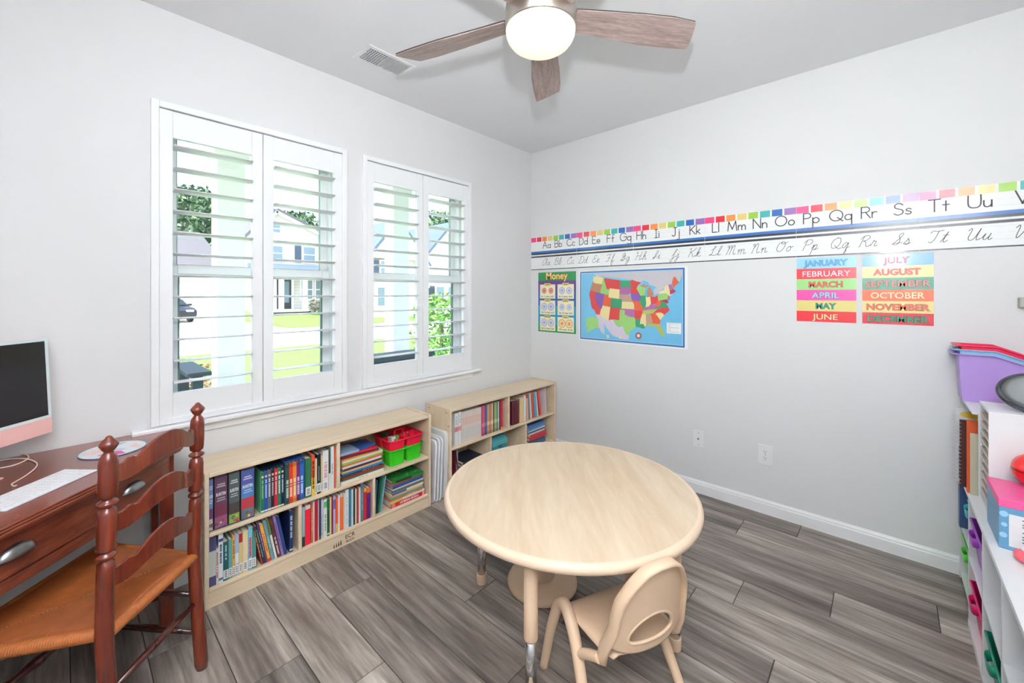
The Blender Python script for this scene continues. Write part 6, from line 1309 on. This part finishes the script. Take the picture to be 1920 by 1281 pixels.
yy = onX(466, 705, -2.9)[1]; shrub((-2.9, yy + .15, -.34), .3, .26, .7, 700, .04, (110, 156, 66), (158, 190, 104), 'low green shrub right of the first porch column', 4)
for i, (px, x, py, h, w, lab) in enumerate(((352, -50, 350, 11.5, 3.0, 'tall pine behind the garage roof, seen left of the porch column'), (322, -58, 348, 11, 2.2, 'tall pine behind the garage roof, nearest the window edge'), (398, -44.6, 372, 10, 1.7, 'tall pine beside the porch column behind the garage'), (560, -43, 398, 10.5, 2.3, 'broad tree rising behind the gabled house ridge'), (600, -37, 425, 9, 2.2, 'round tree at the right end of the gabled house'), (820, -34, 398, 9.5, 2.2, 'leafy tree behind the blue roofed house'))):
    q = onX(px, py, x); shrub((q[0], q[1], -.3), w, w, q[2] + .3, 3200, .30, (58, 92, 60), (96, 128, 84), lab, 20 + i, 'tree')

# ------------------------------------------------------------------ outside: houses and car
M_SID = mat('cream_siding', (206, 200, 188), .7, noise=.02); M_ROOF = mat('grey_shingle', (104, 102, 104), .9, noise=.15, scale=8); M_ROOFB = mat('blue_grey_shingle', (92, 108, 124), .9, noise=.1, scale=8)
M_WGL = mat('far_window_glass', (120, 140, 150), .1, noise=.05); M_SHUTD = mat('slate_shutter', (70, 84, 100), .6); M_DOORD = mat('dark_door', (52, 58, 60), .4)
def hwin(t, x, y, z, w, h, shut=False):
    """window on a wall that faces +x"""
    f = boxo('window', (x, y - w / 2 - .08, z - .08), (x + .06, y + w / 2 + .08, z + h + .08), M_TRIM, t)
    boxo('pane', (x + .055, y - w / 2, z), (x + .07, y + w / 2, z + h / 2 - .03), M_WGL, f); boxo('pane', (x + .055, y - w / 2, z + h / 2 + .03), (x + .07, y + w / 2, z + h), M_WGL, f)
    if shut:
        boxo('house_shutter', (x, y - w / 2 - .55, z - .05), (x + .05, y - w / 2 - .14, z + h + .05), M_SHUTD, t)
def roof(t, y0, y1, z0, pk, x0, x1, m, ov=.35, ym=None):
    ym = (y0 + y1) / 2 if ym is None else ym
    MB().prism([(y0, z0), (y1, z0), (ym, pk)], x0, x1, 'x').obj('gable', M_SID, t)
    for s_, ya in ((-1, y0), (1, y1)):
        a = Vector((ya + s_ * ov, z0 - ov * (pk - z0) / abs(ym - ya))); b_ = Vector((ym, pk)); n_ = Vector((-(b_ - a).y, (b_ - a).x)).normalized() * .18 * -s_
        if n_.y < 0: n_ = -n_
        MB().prism([tuple(a), tuple(b_), tuple(b_ + n_), tuple(a + n_)], x0 - .2, x1 + ov, 'x').obj('roof_slope', m, t)
        MB().prism([tuple(a - n_ * .9), tuple(b_ - n_ * .9), tuple(b_), tuple(a)], x1 + .02, x1 + ov + .02, 'x').obj('barge_board', M_TRIM, t)
t = thing('house', 'two storey cream house with gable across the street', 'house', (-27, 9.6, .3))
boxo('wall', (-6, -1.7, 0), (0, 3.6, 4.75), M_SID, t)
for i in range(24): boxo('siding_board', (0, -1.7, .2 * i), (.02, 3.6, .2 * i + .015), M_TRIM, t)
roof(t, -1.75, 4.0, 4.75, 6.5, -6, .0, M_ROOF, .25, -.2)
MB().add([(0, -1.8, 3.05), (0, 4.0, 3.05), (2.0, 4.0, 2.62), (2.0, -1.8, 2.62), (0, -1.8, 2.5), (0, 4.0, 2.5), (2.0, 4.0, 2.5), (2.0, -1.8, 2.5)], [(0, 1, 2, 3), (7, 6, 5, 4), (0, 4, 5, 1), (1, 5, 6, 2), (2, 6, 7, 3), (3, 7, 4, 0)]).obj('porch_roof', M_ROOFB, t)
for y in (-.45, .95, 3.7): boxo('porch_post', (1.7, y - .12, 0), (1.94, y + .12, 2.5), M_TRIM, t)
boxo('porch_step', (0, -1.8, -.05), (2.1, 3.9, .08), M_CONC, t)
d_ = boxo('front_door', (0.0, -.15, .08), (.06, .75, 2.05), M_DOORD, t); boxo('door_trim', (0, -.3, .08), (.05, -.15, 2.2), M_TRIM, t); boxo('door_trim', (0, .75, .08), (.05, .9, 2.2), M_TRIM, t)
boxo('door_pane', (.055, .0, .5), (.07, .6, 1.9), M_WGL, d_)
hwin(t, .0, 1.75, .75, .7, 1.25); hwin(t, .0, 2.7, .75, .7, 1.25); hwin(t, 0, -.1, 3.3, .6, .9); hwin(t, 0, 1.9, 3.25, .75, 1.05, True); hwin(t, 0, 2.95, 3.25, .75, 1.05); hwin(t, 0, -.2, 5.1, .5, .5)
for i, y in enumerate((1.2, 2.15, 3.1)): shrub((-27 + 2.75, 9.6 + y, .2), .33, .36, .8, 250, .09, (92, 116, 84) if i % 2 else (110, 90, 96), (130, 156, 110), 'small clipped bush before the gabled house, %s from its door' % ORD[i], 40 + i)
t = thing('garage_house', 'pale house with wide garage and grey roof beyond the car', 'house', (-34, 4.6, -.33))
boxo('wall', (-8, -5, 0), (0, 3.4, 3.5), M_SID, t)
MB().add([(.5, -5.5, 3.4), (.5, 3.9, 3.4), (-4, 2.8, 6.6), (-4, -4.5, 6.6), (-8.5, -5.5, 3.4), (-8.5, 3.9, 3.4)], [(0, 1, 2, 3), (1, 5, 2), (5, 4, 3, 2), (4, 0, 3), (0, 4, 5, 1)]).obj('hip_roof', M_ROOF, t)
g_ = boxo('garage_door', (0, -2.4, 0), (.05, 2.75, 2.45), mat('garage_white', (232, 236, 238), .5), t)
for r_ in range(4):
    for c_2 in range(8): boxo('door_panel', (.05, -2.33 + c_2 * .64, .08 + r_ * .6), (.07, -1.77 + c_2 * .64, .60 + r_ * .6), M_TRIM, g_)
hwin(t, 0, 3.05, 1.0, .35, 1.3)
t = thing('blue_roof_house', 'pale house with blue grey roofs seen through the corner window', 'house', (-22, 17.4, -.2))
boxo('wall', (-9, -4.2, 0), (0, 5.2, 3.9), M_SID, t); roof(t, -4.4, -.2, 3.9, 6.4, -8, .3, M_ROOFB); roof(t, -.2, 5.4, 3.9, 6.9, -9, 0, M_ROOFB)
hwin(t, .3, -3.2, 2.9, .6, .8, True); hwin(t, 0, 1.5, .9, .7, 1.2, True); hwin(t, 0, 2.6, .9, .7, 1.2); hwin(t, 0, -3.2, .8, .7, 1.2)
boxo('front_door', (0, .2, 0), (.06, 1.0, 2.0), M_DOORD, t)
# parked sedan: local x = length
qc = onX(340, 590, -30.3)
t = thing('car', 'dark grey sedan parked before the white garage door', 'car', (-30.3, qc[1] - .78, -.33), R(8))
M_CAR = mat('car_paint', (26, 28, 32), .3, noise=0, coat=.2); M_CGL = mat('car_glass', (40, 50, 56), .08, noise=0)
side = [(-2.25, .35), (2.2, .32), (2.3, .5), (2.28, .72), (1.95, .86), (1.05, .98), (.35, 1.42), (-.95, 1.45), (-1.7, 1.05), (-2.25, .98), (-2.32, .6)]
v = []; f = []; n = len(side)
for sy in (-1, 1):
    for x, z in side: v.append((x, sy * (.9 if z < 1.1 else .68), z))
f = [tuple(range(n)), tuple(range(2 * n - 1, n - 1, -1))] + [(i, (i + 1) % n, n + (i + 1) % n, n + i) for i in range(n)]
MB().add(v, f).obj('body', M_CAR, t, .06, 3)
MB().add([(1.0, -.78, 1.0), (1.0, .78, 1.0), (.42, .62, 1.40), (.42, -.62, 1.40)], [(0, 1, 2, 3)], 0, False, Matrix.Translation((.03, 0, .03))).obj('windscreen', M_CGL, t)
for sy in (-1, 1):
    MB().add([(.85, sy * .86, 1.02), (.3, sy * .73, 1.36), (-.85, sy * .73, 1.38), (-1.45, sy * .86, 1.06)], [(0, 1, 2, 3)], 0, False, Matrix.Translation((0, sy * .03, 0))).obj('side_window', M_CGL, t)
    boxo('headlight', (2.05, sy * .55 - .2, .62), (2.29, sy * .55 + .2, .76), mat('headlight', (224, 228, 232), .1), t, .03); boxo('mirror', (.75, sy * .98 - .1, .98), (.9, sy * .98 + .1, 1.1), M_CAR, t, .02)
    for x in (-1.4, 1.4):
        MB().lathe([(.33, -.1), (.34, -.08), (.34, .08), (.33, .1)], 24, M=Matrix.Translation((x, sy * .82, .34)) @ Matrix.Rotation(R(90), 4, 'X')).obj('wheel', M_BLACK, t)
boxo('grille', (2.24, -.45, .42), (2.32, .45, .6), M_BLACK, t, .02)
